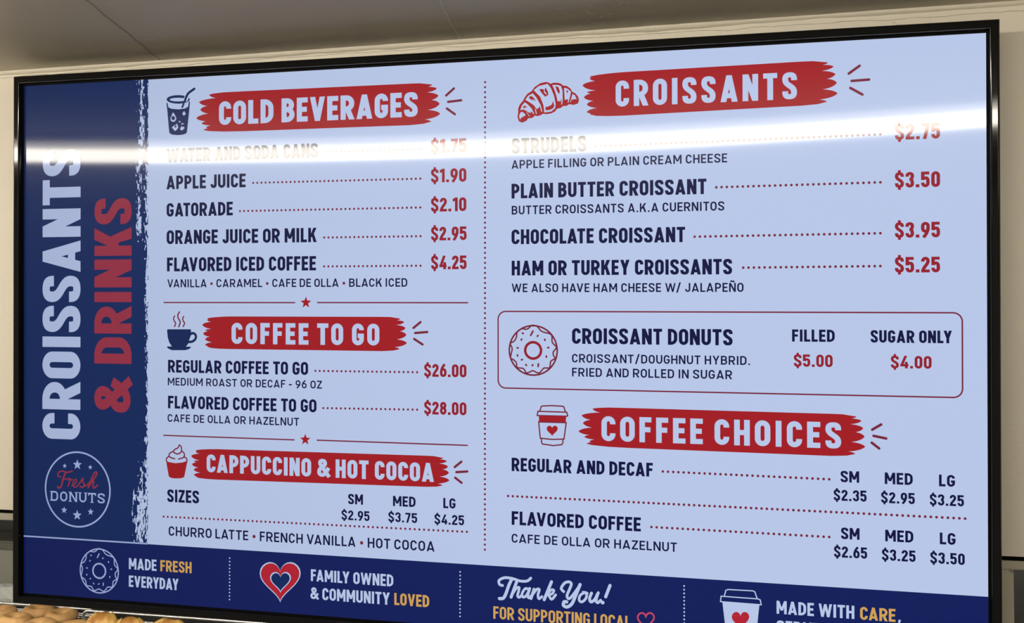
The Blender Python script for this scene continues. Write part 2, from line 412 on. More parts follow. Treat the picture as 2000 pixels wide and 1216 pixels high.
# ---- menu artwork, in the pixels of its own 1920 x 1080 page ----
TEXTS = [('heading_text', 'COLD BEVERAGES', 463.1, 891.5, 101.1, 47.9, 0.232, 0.09, 'white'), ('heading_text', 'CROISSANTS', 1279.7, 1605.9, 99.0, 48.1, 0.21, 0.18, 'white'),
 ('heading_text', 'COFFEE TO GO', 491.6, 811.9, 544.8, 42.5, 0.228, 0.15, 'white'),
 ('heading_text', 'CAPPUCCINO & HOT COCOA', 435.6, 924.1, 806.1, 36.2, 0.225, 0.095, 'white'),
 ('heading_text', 'COFFEE CHOICES', 1252.0, 1679.6, 716.6, 46.0, 0.22, 0.17, 'white'),
 ('item_text', 'WATER AND SODA CANS', 342.7, 681.3, 173.0, 27.7, 0.215, 0.085, 'navy'), ('item_text', 'APPLE JUICE', 342.7, 523.0, 228.6, 27.6, 0.215, 0.085, 'navy'),
 ('item_text', 'GATORADE', 343.1, 494.3, 284.9, 27.7, 0.215, 0.085, 'navy'), ('item_text', 'ORANGE JUICE OR MILK', 343.2, 678.6, 341.4, 28.5, 0.215, 0.085, 'navy'),
 ('item_text', 'FLAVORED ICED COFFEE', 344.0, 677.4, 397.5, 28.5, 0.215, 0.085, 'navy'),
 ('item_text', 'REGULAR COFFEE TO GO', 346.6, 660.3, 605.0, 25.9, 0.215, 0.085, 'navy'),
 ('item_text', 'FLAVORED COFFEE TO GO', 346.6, 678.5, 678.7, 25.9, 0.215, 0.085, 'navy'), ('item_text', 'SIZES', 345.1, 418.1, 870.7, 25.9, 0.215, 0.085, 'navy'),
 ('item_text', 'STRUDELS', 1079.8, 1224.2, 179.2, 28.7, 0.215, 0.085, 'navy'), ('item_text', 'PLAIN BUTTER CROISSANT', 1079.7, 1445.9, 264.0, 27.9, 0.215, 0.085, 'navy'),
 ('item_text', 'CHOCOLATE CROISSANT', 1079.6, 1407.3, 350.6, 27.9, 0.215, 0.085, 'navy'),
 ('item_text', 'HAM OR TURKEY CROISSANTS', 1079.8, 1491.4, 409.6, 27.9, 0.215, 0.085, 'navy'),
 ('item_text', 'CROISSANT DONUTS', 1196.5, 1492.0, 537.5, 29.2, 0.215, 0.085, 'navy'),
 ('item_text', 'REGULAR AND DECAF', 1079.3, 1347.4, 779.0, 25.3, 0.215, 0.085, 'navy'),
 ('item_text', 'FLAVORED COFFEE', 1079.2, 1325.1, 880.3, 25.7, 0.215, 0.085, 'navy'), ('price_text', '$1.75', 918.6, 990.1, 172.6, 26.1, 0.21, 0.09, 'red'),
 ('price_text', '$1.90', 918.6, 990.1, 229.7, 26.2, 0.21, 0.09, 'red'), ('price_text', '$2.10', 918.5, 990.0, 285.9, 26.5, 0.21, 0.09, 'red'),
 ('price_text', '$2.95', 918.7, 990.5, 341.4, 26.2, 0.21, 0.09, 'red'), ('price_text', '$4.25', 918.7, 990.4, 397.0, 26.2, 0.21, 0.09, 'red'),
 ('price_text', '$26.00', 904.4, 989.9, 603.9, 24.7, 0.21, 0.09, 'red'), ('price_text', '$28.00', 904.3, 989.8, 676.3, 24.7, 0.21, 0.09, 'red'),
 ('price_text', '$2.75', 1771.2, 1845.2, 177.7, 27.2, 0.21, 0.09, 'red'), ('price_text', '$3.50', 1770.9, 1844.9, 261.0, 27.0, 0.21, 0.09, 'red'),
 ('price_text', '$3.95', 1770.6, 1844.6, 347.8, 26.9, 0.21, 0.09, 'red'), ('price_text', '$5.25', 1770.4, 1844.4, 408.1, 27.0, 0.21, 0.09, 'red'),
 ('price_text', '$5.00', 1599.1, 1665.6, 573.9, 21.9, 0.21, 0.09, 'red'), ('price_text', '$4.00', 1763.2, 1830.1, 574.1, 21.9, 0.21, 0.09, 'red'),
 ('note_text', 'VANILLA • CARAMEL • CAFE DE OLLA • BLACK ICED', 344.8, 869.8, 430.3, 16.6, 0.18, 0.115, 'navy'),
 ('note_text', 'MEDIUM ROAST OR DECAF - 96 OZ', 346.1, 690.1, 631.5, 15.8, 0.18, 0.115, 'navy'),
 ('note_text', 'CAFE DE OLLA OR HAZELNUT', 345.8, 640.8, 706.4, 16.0, 0.18, 0.115, 'navy'),
 ('note_text', 'CHURRO LATTE • FRENCH VANILLA • HOT COCOA', 348.4, 925.3, 939.8, 19.5, 0.18, 0.115, 'navy'),
 ('note_text', 'APPLE FILLING OR PLAIN CREAM CHEESE', 1079.8, 1483.1, 207.8, 16.3, 0.18, 0.115, 'navy'),
 ('note_text', 'BUTTER CROISSANTS A.K.A CUERNITOS', 1080.0, 1477.8, 294.4, 16.5, 0.18, 0.115, 'navy'),
 ('note_text', 'WE ALSO HAVE HAM CHEESE W/ JALAPEÑO', 1079.8, 1511.6, 441.2, 16.3, 0.18, 0.115, 'navy'),
 ('note_text', 'CROISSANT/DOUGHNUT HYBRID.', 1196.4, 1523.1, 572.3, 16.0, 0.18, 0.115, 'navy'),
 ('note_text', 'FRIED AND ROLLED IN SUGAR', 1196.4, 1490.8, 598.3, 16.2, 0.18, 0.115, 'navy'),
 ('note_text', 'CAFE DE OLLA OR HAZELNUT', 1079.1, 1391.2, 913.9, 16.9, 0.18, 0.115, 'navy'), ('size_text', 'SM', 745.9, 777.3, 856.6, 20.1, 0.215, 0.09, 'navy'),
 ('size_text', 'MED', 839.9, 886.5, 856.2, 19.9, 0.215, 0.09, 'navy'), ('size_text', 'LG', 943.0, 967.8, 855.3, 19.6, 0.215, 0.09, 'navy'),
 ('size_text', 'FILLED', 1596.1, 1669.3, 529.5, 21.6, 0.215, 0.09, 'navy'), ('size_text', 'SUGAR ONLY', 1729.7, 1863.3, 529.9, 21.7, 0.215, 0.09, 'navy'),
 ('size_text', 'SM', 1678.4, 1709.8, 775.2, 20.0, 0.215, 0.09, 'navy'), ('size_text', 'MED', 1752.4, 1798.6, 775.4, 20.2, 0.215, 0.09, 'navy'),
 ('size_text', 'LG', 1841.4, 1867.4, 775.6, 20.2, 0.215, 0.09, 'navy'), ('size_text', 'SM', 1678.9, 1710.1, 874.7, 20.2, 0.215, 0.09, 'navy'),
 ('size_text', 'MED', 1752.9, 1799.3, 874.8, 20.2, 0.215, 0.09, 'navy'), ('size_text', 'LG', 1842.4, 1867.9, 874.9, 20.2, 0.215, 0.09, 'navy'),
 ('price_text', '$2.95', 731.9, 791.0, 888.0, 19.1, 0.205, 0.1, 'navy'), ('price_text', '$3.75', 830.3, 889.8, 887.0, 19.1, 0.205, 0.1, 'navy'),
 ('price_text', '$4.25', 925.1, 984.9, 886.5, 19.1, 0.205, 0.1, 'navy'), ('price_text', '$2.35', 1666.6, 1722.1, 807.7, 19.3, 0.205, 0.1, 'navy'),
 ('price_text', '$2.95', 1746.3, 1801.9, 808.3, 19.2, 0.205, 0.1, 'navy'), ('price_text', '$3.25', 1826.3, 1881.6, 808.5, 19.2, 0.205, 0.1, 'navy'),
 ('price_text', '$2.65', 1666.9, 1722.7, 907.1, 19.6, 0.205, 0.1, 'navy'), ('price_text', '$3.25', 1747.3, 1802.8, 907.9, 19.6, 0.205, 0.1, 'navy'),
 ('price_text', '$3.50', 1826.8, 1882.5, 908.4, 19.5, 0.205, 0.1, 'navy'), ('footer_text', 'MADE', 255.4, 320.2, 1014.0, 23.1, 0.195, 0.09, 'white'),
 ('footer_text', 'FRESH', 329.1, 401.1, 1013.8, 22.9, 0.195, 0.09, 'gold'), ('footer_text', 'EVERYDAY', 255.4, 371.3, 1050.4, 23.3, 0.195, 0.09, 'white'),
 ('footer_text', 'FAMILY OWNED', 666.3, 840.5, 1012.4, 23.1, 0.195, 0.09, 'white'), ('footer_text', '& COMMUNITY', 665.4, 833.1, 1048.4, 23.7, 0.195, 0.09, 'white'),
 ('footer_text', 'LOVED', 842.6, 914.2, 1047.6, 23.2, 0.195, 0.09, 'gold'),
 ('footer_text', 'FOR SUPPORTING LOCAL', 1042.9, 1305.9, 1059.9, 23.5, 0.17500000000000002, 0.09, 'gold'),
 ('footer_text', 'MADE WITH', 1568.0, 1700.9, 1013.3, 23.0, 0.195, 0.09, 'white'), ('footer_text', 'CARE', 1710.6, 1769.4, 1013.5, 22.3, 0.195, 0.09, 'gold'),
 ('footer_text', ',', 1774.0, 1778.2, 1013.3, 22.1, 0.195, 0.09, 'white'), ('footer_text', 'SERVED', 1568.0, 1658.6, 1047.8, 22.7, 0.195, 0.09, 'white')]
SIDE = [('CROISSANTS', 138.8, 92.9, 749.8, 138.7, 'white'), ('& DRINKS', 261.2, 88.7, 690.2, 244.3, 'rose')]
DOTS = [('dotted_leader', 702.3, 162.6, 896.7, 164.2, 9.2, 4.5, 'maroon'), ('dotted_leader', 539.8, 220.4, 896.6, 221.4, 9.2, 4.5, 'maroon'),
 ('dotted_leader', 510.4, 276.6, 896.6, 277.2, 9.2, 4.5, 'maroon'), ('dotted_leader', 694.9, 332.5, 897.0, 332.7, 9.2, 4.5, 'maroon'),
 ('dotted_leader', 694.8, 389.7, 897.0, 389.8, 9.2, 4.5, 'maroon'), ('dotted_leader', 676.0, 596.5, 889.9, 595.6, 9.2, 4.5, 'maroon'),
 ('dotted_leader', 693.0, 669.7, 889.8, 667.9, 9.2, 4.5, 'maroon'), ('dotted_rule', 336.6, 901.4, 990.4, 898.4, 9.6, 4.6, 'maroon'),
 ('dotted_leader', 1241.5, 170.6, 1747.0, 166.7, 9.4, 4.8, 'maroon'), ('dotted_leader', 1463.5, 252.3, 1746.8, 250.7, 9.4, 4.8, 'maroon'),
 ('dotted_leader', 1424.4, 341.0, 1746.5, 339.4, 9.4, 4.8, 'maroon'), ('dotted_leader', 1511.1, 397.8, 1746.3, 396.6, 9.4, 4.8, 'maroon'),
 ('dotted_leader', 1365.7, 768.7, 1659.1, 771.0, 9.4, 4.8, 'maroon'), ('dotted_leader', 1344.6, 871.0, 1658.8, 872.4, 9.4, 4.8, 'maroon'),
 ('dotted_rule', 1072.2, 826.4, 1883.3, 829.0, 9.2, 4.8, 'maroon'), ('dotted_divider', 1027.7, 41.1, 1026.3, 930.3, 9.6, 4.4, 'maroon'),
 ('dotted_divider', 487.5, 977.8, 487.3, 1061.2, 7.0, 3.2, 'white'), ('dotted_divider', 976.9, 975.4, 976.5, 1060.4, 7.0, 3.2, 'white'),
 ('dotted_divider', 1404.0, 974.8, 1404.1, 1062.4, 7.0, 3.2, 'white')]
RULES = [(336.2, 632.1, 461.4), (679.6, 993.4, 461.2), (335.5, 630.9, 734.5), (678.8, 992.5, 733.5)]
STARS = [(655.5, 461.2, 12.3, 'red'), (654.1, 733.2, 11.9, 'red')]
LOGO_STARS = [(131.7, 802.5, 11.2), (100.9, 806.2, 5.4), (163.0, 806.6, 5.4), (99.7, 899.3, 7.6), (131.4, 908.5, 11.2), (164.0, 899.9, 7.5)]
LOGO = (132.1, 854.4, 78.2)
LOGO_TEXT = (67.2, 198.0, 880.8, 20.6)
BOX = (1053.0, 477.5, 1880.0, 622.6)
LEFT_A = [('c', 1.361, 0.0), ('c', 0.776, 0.0), ('c', 0.498, 0.016), ('t', 0.358, 0.038), ('v', 0.554, 0.132), ('t', 0.078, 0.213), ('v', 0.309, 0.322), ('t', 0.113, 0.41),
 ('v', 0.345, 0.516), ('t', 0.0, 0.619), ('v', 0.274, 0.708), ('t', 0.149, 0.758), ('v', 0.414, 0.819), ('t', 0.281, 0.866), ('v', 0.324, 0.889), ('t', 0.205, 0.929),
 ('c', 0.358, 0.96), ('c', 0.777, 0.988), ('c', 1.362, 1.0)]
LEFT_B = [('c', 0.946, 0.0), ('c', 0.65, 0.011), ('c', 0.369, 0.032), ('t', 0.176, 0.06), ('v', 0.216, 0.091), ('t', 0.174, 0.116), ('v', 0.306, 0.17), ('t', 0.0, 0.258),
 ('v', 0.312, 0.39), ('t', 0.11, 0.421), ('v', 0.199, 0.459), ('t', 0.034, 0.538), ('v', 0.26, 0.629), ('t', 0.102, 0.706), ('v', 0.345, 0.797), ('t', 0.102, 0.877),
 ('v', 0.187, 0.917), ('t', 0.187, 0.943), ('c', 0.322, 0.979), ('c', 0.592, 0.995), ('c', 0.944, 1.0)]
RIGHT_A = [('c', -0.772, 0.0), ('c', -0.515, 0.004), ('t', -0.201, 0.05), ('v', -0.311, 0.098), ('t', -0.083, 0.146), ('v', -0.335, 0.233), ('t', -0.045, 0.32),
 ('v', -0.224, 0.418), ('t', -0.015, 0.518), ('v', -0.317, 0.652), ('t', 0.0, 0.756), ('v', -0.387, 0.88), ('t', -0.228, 0.936), ('c', -0.423, 0.98), ('c', -0.772, 1.0)]
BANNERS = [('A', 411.2, 937.5, 34.7, 115.5, 36.4, 117.1), ('B', 1216.9, 1675.5, 35.4, 115.8, 32.9, 111.3), ('B', 424.9, 869.0, 489.4, 555.4, 488.9, 555.7),
 ('B', 399.7, 955.5, 758.7, 820.5, 756.1, 816.1), ('A', 1208.5, 1720.2, 654.5, 728.0, 655.8, 729.9)]
RAYS = [[[(949.4, 62.9), (965.1, 50.0)], [(953.3, 75.3), (979.8, 73.4)], [(950.8, 87.9), (967.1, 99.7)]],
 [[(1694.4, 58.3), (1712.6, 45.6)], [(1699.1, 71.5), (1728.3, 70.5)], [(1697.0, 83.7), (1717.2, 96.2)]],
 [[(882.3, 510.1), (896.9, 498.6)], [(885.7, 519.9), (910.7, 517.7)], [(883.7, 531.3), (901.0, 541.9)]],
 [[(966.0, 775.9), (979.6, 765.0)], [(969.3, 785.4), (991.4, 783.3)], [(967.0, 796.2), (979.9, 805.4)]],
 [[(1731.8, 681.7), (1746.8, 672.2)], [(1734.1, 692.4), (1755.0, 696.3)], [(1731.0, 704.4), (1743.3, 714.0)]]]
DRINK = [('f', 'blue',
  [(342.2, 50.2), (345.1, 51.2), (346.6, 59.4), (353.6, 63.0), (370.0, 65.0), (385.1, 63.8), (392.4, 60.5), (394.2, 49.7), (396.7, 50.4), (395.6, 63.8), (389.8, 112.2),
   (387.5, 115.3), (380.5, 117.3), (367.7, 117.9), (354.8, 116.1), (349.2, 112.8), (347.8, 101.3), (344.8, 69.9)],
  0, False),
 ('f', 'blue',
  [(396.3, 45.7), (395.6, 47.6), (393.6, 49.4), (390.5, 50.9), (386.2, 52.1), (381.2, 53.0), (375.5, 53.4), (369.6, 53.3), (363.7, 52.8), (358.0, 51.9), (352.9, 50.7),
   (348.7, 49.1), (345.5, 47.3), (343.5, 45.3), (342.8, 43.3), (343.5, 41.4), (345.4, 39.6), (348.6, 38.0), (352.9, 36.8), (358.0, 36.0), (363.6, 35.6), (369.6, 35.7),
   (375.5, 36.1), (381.2, 37.1), (386.2, 38.3), (390.4, 39.9), (393.6, 41.7), (395.6, 43.7)],
  0, False),
 ('f', 'white',
  [(388.6, 45.8), (388.1, 46.6), (386.7, 47.3), (384.4, 47.9), (381.4, 48.3), (377.7, 48.6), (373.7, 48.7), (369.4, 48.6), (365.1, 48.4), (361.0, 47.9), (357.3, 47.3),
   (354.3, 46.6), (352.0, 45.7), (350.5, 44.9), (350.1, 44.0), (350.5, 43.2), (352.0, 42.5), (354.3, 41.9), (357.3, 41.4), (361.0, 41.1), (365.1, 41.1), (369.4, 41.2),
   (373.6, 41.4), (377.7, 41.9), (381.4, 42.5), (384.4, 43.2), (386.7, 44.0), (388.1, 44.9)],
  1, False),
 ('l', 'white', 9.89, [(387.4, 45.3), (391.5, 35.6), (394.4, 32.1)], False, 2, True),
 ('l', 'blue', 5.18, [(385.1, 49.3), (387.4, 42.7), (391.5, 35.1), (395.8, 31.2), (406.9, 24.6)], False, 3, True),
 ('l', 'blue', 4.24, [(382.4, 54.1), (379.3, 60.5)], False, 1, False),
 ('f', 'white', [(357.7, 71.0), (362.4, 76.9), (365.3, 83.3), (362.4, 88.9), (357.7, 90.0), (353.0, 87.5), (352.2, 81.7), (355.0, 76.6)], 1, True),
 ('f', 'blue',
  [(362.5, 82.6), (361.9, 84.8), (360.4, 86.3), (358.3, 86.8), (356.2, 86.2), (354.6, 84.5), (354.1, 82.3), (354.6, 80.1), (356.2, 78.6), (358.3, 78.1), (360.4, 78.8),
   (361.9, 80.4)],
  2, False),
 ('f', 'white', [(383.4, 69.0), (387.4, 74.8), (382.8, 79.0), (379.1, 74.0)], 1, False),
 ('f', 'white', [(366.7, 93.7), (370.0, 101.1), (368.2, 105.2), (362.4, 109.3), (355.0, 101.6), (359.5, 98.1), (364.1, 96.7)], 1, False),
 ('f', 'blue',
  [(366.1, 100.1), (365.6, 101.3), (364.4, 102.0), (362.8, 102.0), (361.5, 101.2), (361.0, 99.9), (361.5, 98.7), (362.8, 98.0), (364.4, 98.1), (365.6, 98.9)], 2, False),
 ('f', 'white', [(377.0, 100.3), (383.4, 101.6), (384.2, 104.3), (378.7, 108.9), (373.7, 105.9)], 1, False),
 ('f', 'white', [(370.6, 88.2), (375.8, 90.4), (375.2, 92.5), (371.1, 90.8)], 1, False),
 ('f', 'white', [(376.4, 95.7), (379.3, 93.4), (383.7, 94.9), (380.5, 96.1), (377.6, 97.1)], 1, False)]
CROISSANT = [('f', 'red',
  [(1091.6, 110.3), (1092.9, 100.7), (1092.9, 93.7), (1096.6, 85.9), (1102.9, 79.2), (1104.8, 74.9), (1110.6, 67.3), (1119.2, 62.4), (1125.1, 54.9), (1135.9, 48.4),
   (1145.8, 46.4), (1152.0, 47.4), (1155.6, 50.4), (1161.0, 48.7), (1169.9, 49.0), (1176.1, 51.2), (1180.1, 54.9), (1186.8, 55.6), (1193.9, 60.7), (1197.8, 67.4),
   (1203.6, 70.3), (1208.9, 77.0), (1210.6, 84.0), (1208.0, 89.9), (1200.0, 92.0), (1192.0, 90.1), (1186.7, 93.2), (1180.1, 93.2), (1175.2, 96.7), (1168.5, 97.8),
   (1164.5, 102.8), (1157.3, 106.0), (1147.5, 107.1), (1141.6, 106.0), (1135.8, 109.0), (1129.5, 109.9), (1125.9, 108.6), (1121.4, 112.4), (1116.9, 113.5),
   (1113.3, 112.9), (1108.8, 118.0), (1100.6, 121.2), (1094.3, 118.3)],
  0, False),
 ('f', 'white', [(1098.4, 101.1), (1103.4, 102.4), (1107.0, 107.4), (1098.8, 111.9), (1097.0, 114.9), (1095.0, 108.7)], 1, True),
 ('f', 'white',
  [(1105.6, 82.8), (1110.6, 86.1), (1119.6, 95.7), (1124.3, 105.9), (1122.5, 105.9), (1118.7, 100.0), (1117.8, 103.0), (1115.1, 102.9), (1111.9, 101.5), (1107.9, 98.5),
   (1102.5, 96.3), (1097.0, 97.4), (1099.8, 89.6)],
  1, False),
 ('f', 'white', [(1107.9, 100.4), (1110.6, 102.7), (1115.8, 109.7), (1114.2, 109.9), (1111.9, 105.9)], 1, False),
 ('f', 'white',
  [(1121.5, 66.5), (1128.7, 75.1), (1136.7, 89.4), (1140.0, 102.2), (1138.1, 102.1), (1134.9, 91.1), (1133.6, 93.7), (1130.4, 96.6), (1127.3, 95.1), (1125.0, 90.7),
   (1119.6, 86.1), (1107.0, 78.1), (1112.4, 70.9)],
  1, False),
 ('f', 'white', [(1125.5, 95.9), (1127.3, 96.9), (1129.5, 105.9), (1127.5, 105.6)], 1, False),
 ('f', 'white',
  [(1123.3, 60.9), (1133.2, 53.5), (1150.2, 50.1), (1156.5, 58.1), (1162.7, 73.2), (1165.8, 89.0), (1164.5, 96.7), (1157.3, 102.5), (1143.9, 103.7), (1142.1, 89.7),
   (1135.9, 73.7)],
  1, False),
 ('f', 'red', [(1145.7, 92.0), (1147.5, 93.8), (1153.8, 91.9), (1158.2, 89.5), (1160.9, 82.7), (1163.1, 92.3), (1160.9, 96.6), (1154.6, 99.4), (1146.6, 99.9)], 2, False),
 ('f', 'red',
  [(1133.6, 59.6), (1141.3, 59.5), (1145.3, 62.8), (1145.0, 58.0), (1147.1, 57.6), (1151.1, 65.7), (1151.6, 71.4), (1147.5, 72.5), (1146.2, 75.0), (1140.4, 68.7)], 2,
  False),
 ('f', 'white', [(1143.1, 61.8), (1148.4, 68.2), (1148.0, 70.3), (1143.5, 66.6)], 3, False),
 ('f', 'white',
  [(1159.2, 52.6), (1169.9, 53.1), (1176.1, 55.5), (1179.2, 65.2), (1179.2, 84.3), (1177.8, 90.8), (1176.5, 90.3), (1177.4, 79.0), (1174.3, 85.0), (1170.7, 82.2),
   (1169.4, 84.8), (1168.1, 76.9), (1164.5, 64.6)],
  1, False),
 ('f', 'red', [(1165.0, 55.4), (1170.8, 57.0), (1173.9, 65.0), (1172.5, 70.6), (1169.0, 65.6)], 2, False),
 ('f', 'white', [(1181.9, 58.9), (1188.5, 60.9), (1195.2, 66.8), (1193.8, 74.6), (1190.3, 87.4), (1188.9, 86.9), (1189.8, 80.5), (1183.2, 81.9)], 1, False),
 ('f', 'red', [(1186.3, 63.0), (1189.9, 65.7), (1188.5, 70.0), (1186.8, 67.3)], 2, False),
 ('f', 'white', [(1198.3, 71.3), (1202.7, 74.1), (1206.2, 82.1), (1203.6, 81.1), (1200.0, 81.8), (1196.5, 81.6), (1194.7, 86.8), (1193.6, 86.7)], 1, False),
 ('f', 'red', [(1101.6, 92.3), (1104.7, 88.9), (1110.6, 91.8), (1109.7, 93.1), (1105.6, 92.0), (1107.0, 94.7)], 2, False),
 ('f', 'red', [(1113.3, 74.4), (1117.9, 71.1), (1123.3, 74.9), (1127.3, 82.0), (1120.1, 77.4), (1121.5, 80.9)], 2, False)]
CUP = [('f', 'blue',
  [(344.1, 518.0), (345.7, 516.4), (397.7, 516.0), (399.4, 517.2), (399.7, 524.0), (398.2, 531.2), (395.1, 538.5), (394.1, 543.9), (388.0, 551.7), (398.2, 551.5),
   (399.7, 552.7), (395.1, 556.5), (386.0, 558.9), (355.4, 559.3), (347.2, 556.2), (343.3, 552.6), (345.2, 551.7), (355.4, 551.6), (349.3, 543.4), (345.7, 532.6)],
  0, False),
 ('l', 'blue', 5.15, [(398.7, 525.8), (403.7, 523.9), (408.8, 526.2), (410.8, 530.7), (408.8, 536.5), (403.2, 540.7), (395.1, 542.1)], False, 0, True),
 ('l', 'maroon', 2.7800000000000002, [(361.7, 488.9), (359.3, 493.9), (361.0, 499.3), (364.1, 503.8), (361.5, 510.7)], False, 0, True),
 ('l', 'maroon', 3.09, [(372.7, 480.7), (369.2, 487.0), (370.2, 493.4), (374.6, 501.5), (371.2, 511.1)], False, 0, True),
 ('l', 'maroon', 2.7800000000000002, [(382.7, 489.9), (380.4, 494.2), (381.9, 499.7), (384.8, 503.7), (381.4, 510.5)], False, 0, True)]
COCOA = [('f', 'red',
  [(342.9, 786.7), (349.3, 789.1), (363.9, 790.7), (379.4, 788.8), (391.0, 785.0), (391.0, 787.5), (384.3, 817.1), (382.3, 819.5), (373.6, 821.4), (358.1, 822.0),
   (350.3, 820.1), (348.3, 817.6), (343.4, 793.6)],
  0, False),
 ('l', 'maroon', 2.7399999999999998,
  [(343.4, 787.6), (342.9, 782.4), (346.8, 778.4), (349.7, 777.0), (349.3, 772.7), (354.1, 768.6), (358.0, 767.2), (362.9, 762.3), (370.2, 758.6), (372.6, 753.3),
   (377.4, 757.0), (378.4, 764.7), (383.3, 768.9), (385.0, 774.0), (383.8, 776.6), (389.6, 780.3), (390.5, 785.8)],
  False, 1, True),
 ('l', 'maroon', 2.7399999999999998, [(359.0, 767.8), (366.8, 771.6), (373.6, 770.1), (377.9, 766.1)], False, 1, True),
 ('l', 'maroon', 2.7399999999999998, [(349.7, 777.8), (355.1, 780.2), (362.4, 781.7)], False, 1, True),
 ('l', 'maroon', 2.7399999999999998, [(371.2, 781.8), (379.4, 779.8), (384.2, 776.6)], False, 1, True)]
TOGO = [('l', 'maroon', 2.52, [(1134.5, 664.3), (1136.8, 656.2), (1138.8, 654.8), (1156.7, 653.6), (1178.5, 654.3), (1180.7, 655.8), (1183.3, 664.2)], False, 0, False),
 ('l', 'maroon', 2.52, [(1130.5, 665.0), (1186.0, 665.2), (1187.9, 672.0), (1185.6, 672.8), (1129.3, 672.9)], True, 0, False),
 ('f', 'red', [(1132.5, 673.1), (1185.1, 673.0), (1184.2, 684.2), (1132.5, 684.4)], 0, False),
 ('l', 'maroon', 2.52, [(1132.0, 684.8), (1185.1, 684.8), (1180.8, 715.5), (1158.4, 716.9), (1135.1, 715.3)], True, 0, False),
 ('l', 'maroon', 2.52, [(1137.3, 716.4), (1137.8, 723.8), (1139.6, 726.1), (1160.1, 728.3), (1176.3, 726.2), (1178.4, 723.3), (1178.8, 716.4)], False, 0, False),
 ('f', 'red',
  [(1158.2, 695.9), (1158.2, 695.6), (1158.5, 694.7), (1159.2, 693.4), (1160.3, 692.2), (1161.9, 691.3), (1163.8, 691.0), (1165.7, 691.5), (1167.3, 692.7),
   (1168.4, 694.3), (1168.8, 696.3), (1168.4, 698.3), (1167.3, 700.4), (1165.7, 702.3), (1163.8, 704.1), (1161.9, 705.8), (1160.3, 707.4), (1159.1, 708.8),
   (1158.5, 710.0), (1158.2, 710.7), (1158.1, 711.0), (1158.1, 710.7), (1157.8, 710.0), (1157.2, 708.9), (1156.0, 707.5), (1154.4, 706.0), (1152.5, 704.4),
   (1150.6, 702.7), (1149.0, 700.9), (1147.9, 699.0), (1147.5, 696.9), (1147.9, 694.9), (1149.0, 693.2), (1150.6, 691.9), (1152.5, 691.4), (1154.4, 691.5),
   (1156.0, 692.3), (1157.2, 693.5), (1157.9, 694.7), (1158.1, 695.6)],
  0, False)]
FOOTER_CUP = [('l', 'white', 1.92, [(1476.0, 988.6), (1478.9, 977.9), (1482.7, 976.1), (1526.4, 975.6), (1530.2, 977.3), (1533.9, 988.5)], False, 0, False),
 ('l', 'white', 1.92, [(1470.4, 988.9), (1535.8, 989.4), (1539.6, 991.0), (1541.1, 999.5), (1469.3, 998.7)], True, 0, False),
 ('f', 'white', [(1472.7, 999.4), (1538.0, 1000.1), (1536.1, 1017.1), (1530.9, 1069.3), (1480.6, 1068.4)], 0, False),
 ('f', 'red2',
  [(1504.7, 1022.3), (1504.8, 1021.7), (1505.2, 1020.2), (1506.2, 1018.2), (1507.8, 1016.2), (1510.2, 1014.7), (1512.9, 1014.2), (1515.6, 1014.8), (1517.9, 1016.6),
   (1519.5, 1019.2), (1520.1, 1022.3), (1519.5, 1025.6), (1517.9, 1028.9), (1515.5, 1032.0), (1512.8, 1035.0), (1510.1, 1037.8), (1507.8, 1040.5), (1506.1, 1042.8),
   (1505.1, 1044.7), (1504.7, 1045.9), (1504.6, 1046.3), (1504.6, 1045.9), (1504.2, 1044.8), (1503.2, 1043.0), (1501.5, 1040.9), (1499.2, 1038.6), (1496.5, 1036.2),
   (1493.8, 1033.6), (1491.4, 1030.8), (1489.8, 1027.7), (1489.3, 1024.5), (1489.9, 1021.3), (1491.5, 1018.4), (1493.8, 1016.4), (1496.6, 1015.3), (1499.3, 1015.4),
   (1501.6, 1016.6), (1503.3, 1018.4), (1504.3, 1020.3), (1504.6, 1021.7)],
  1, False)]
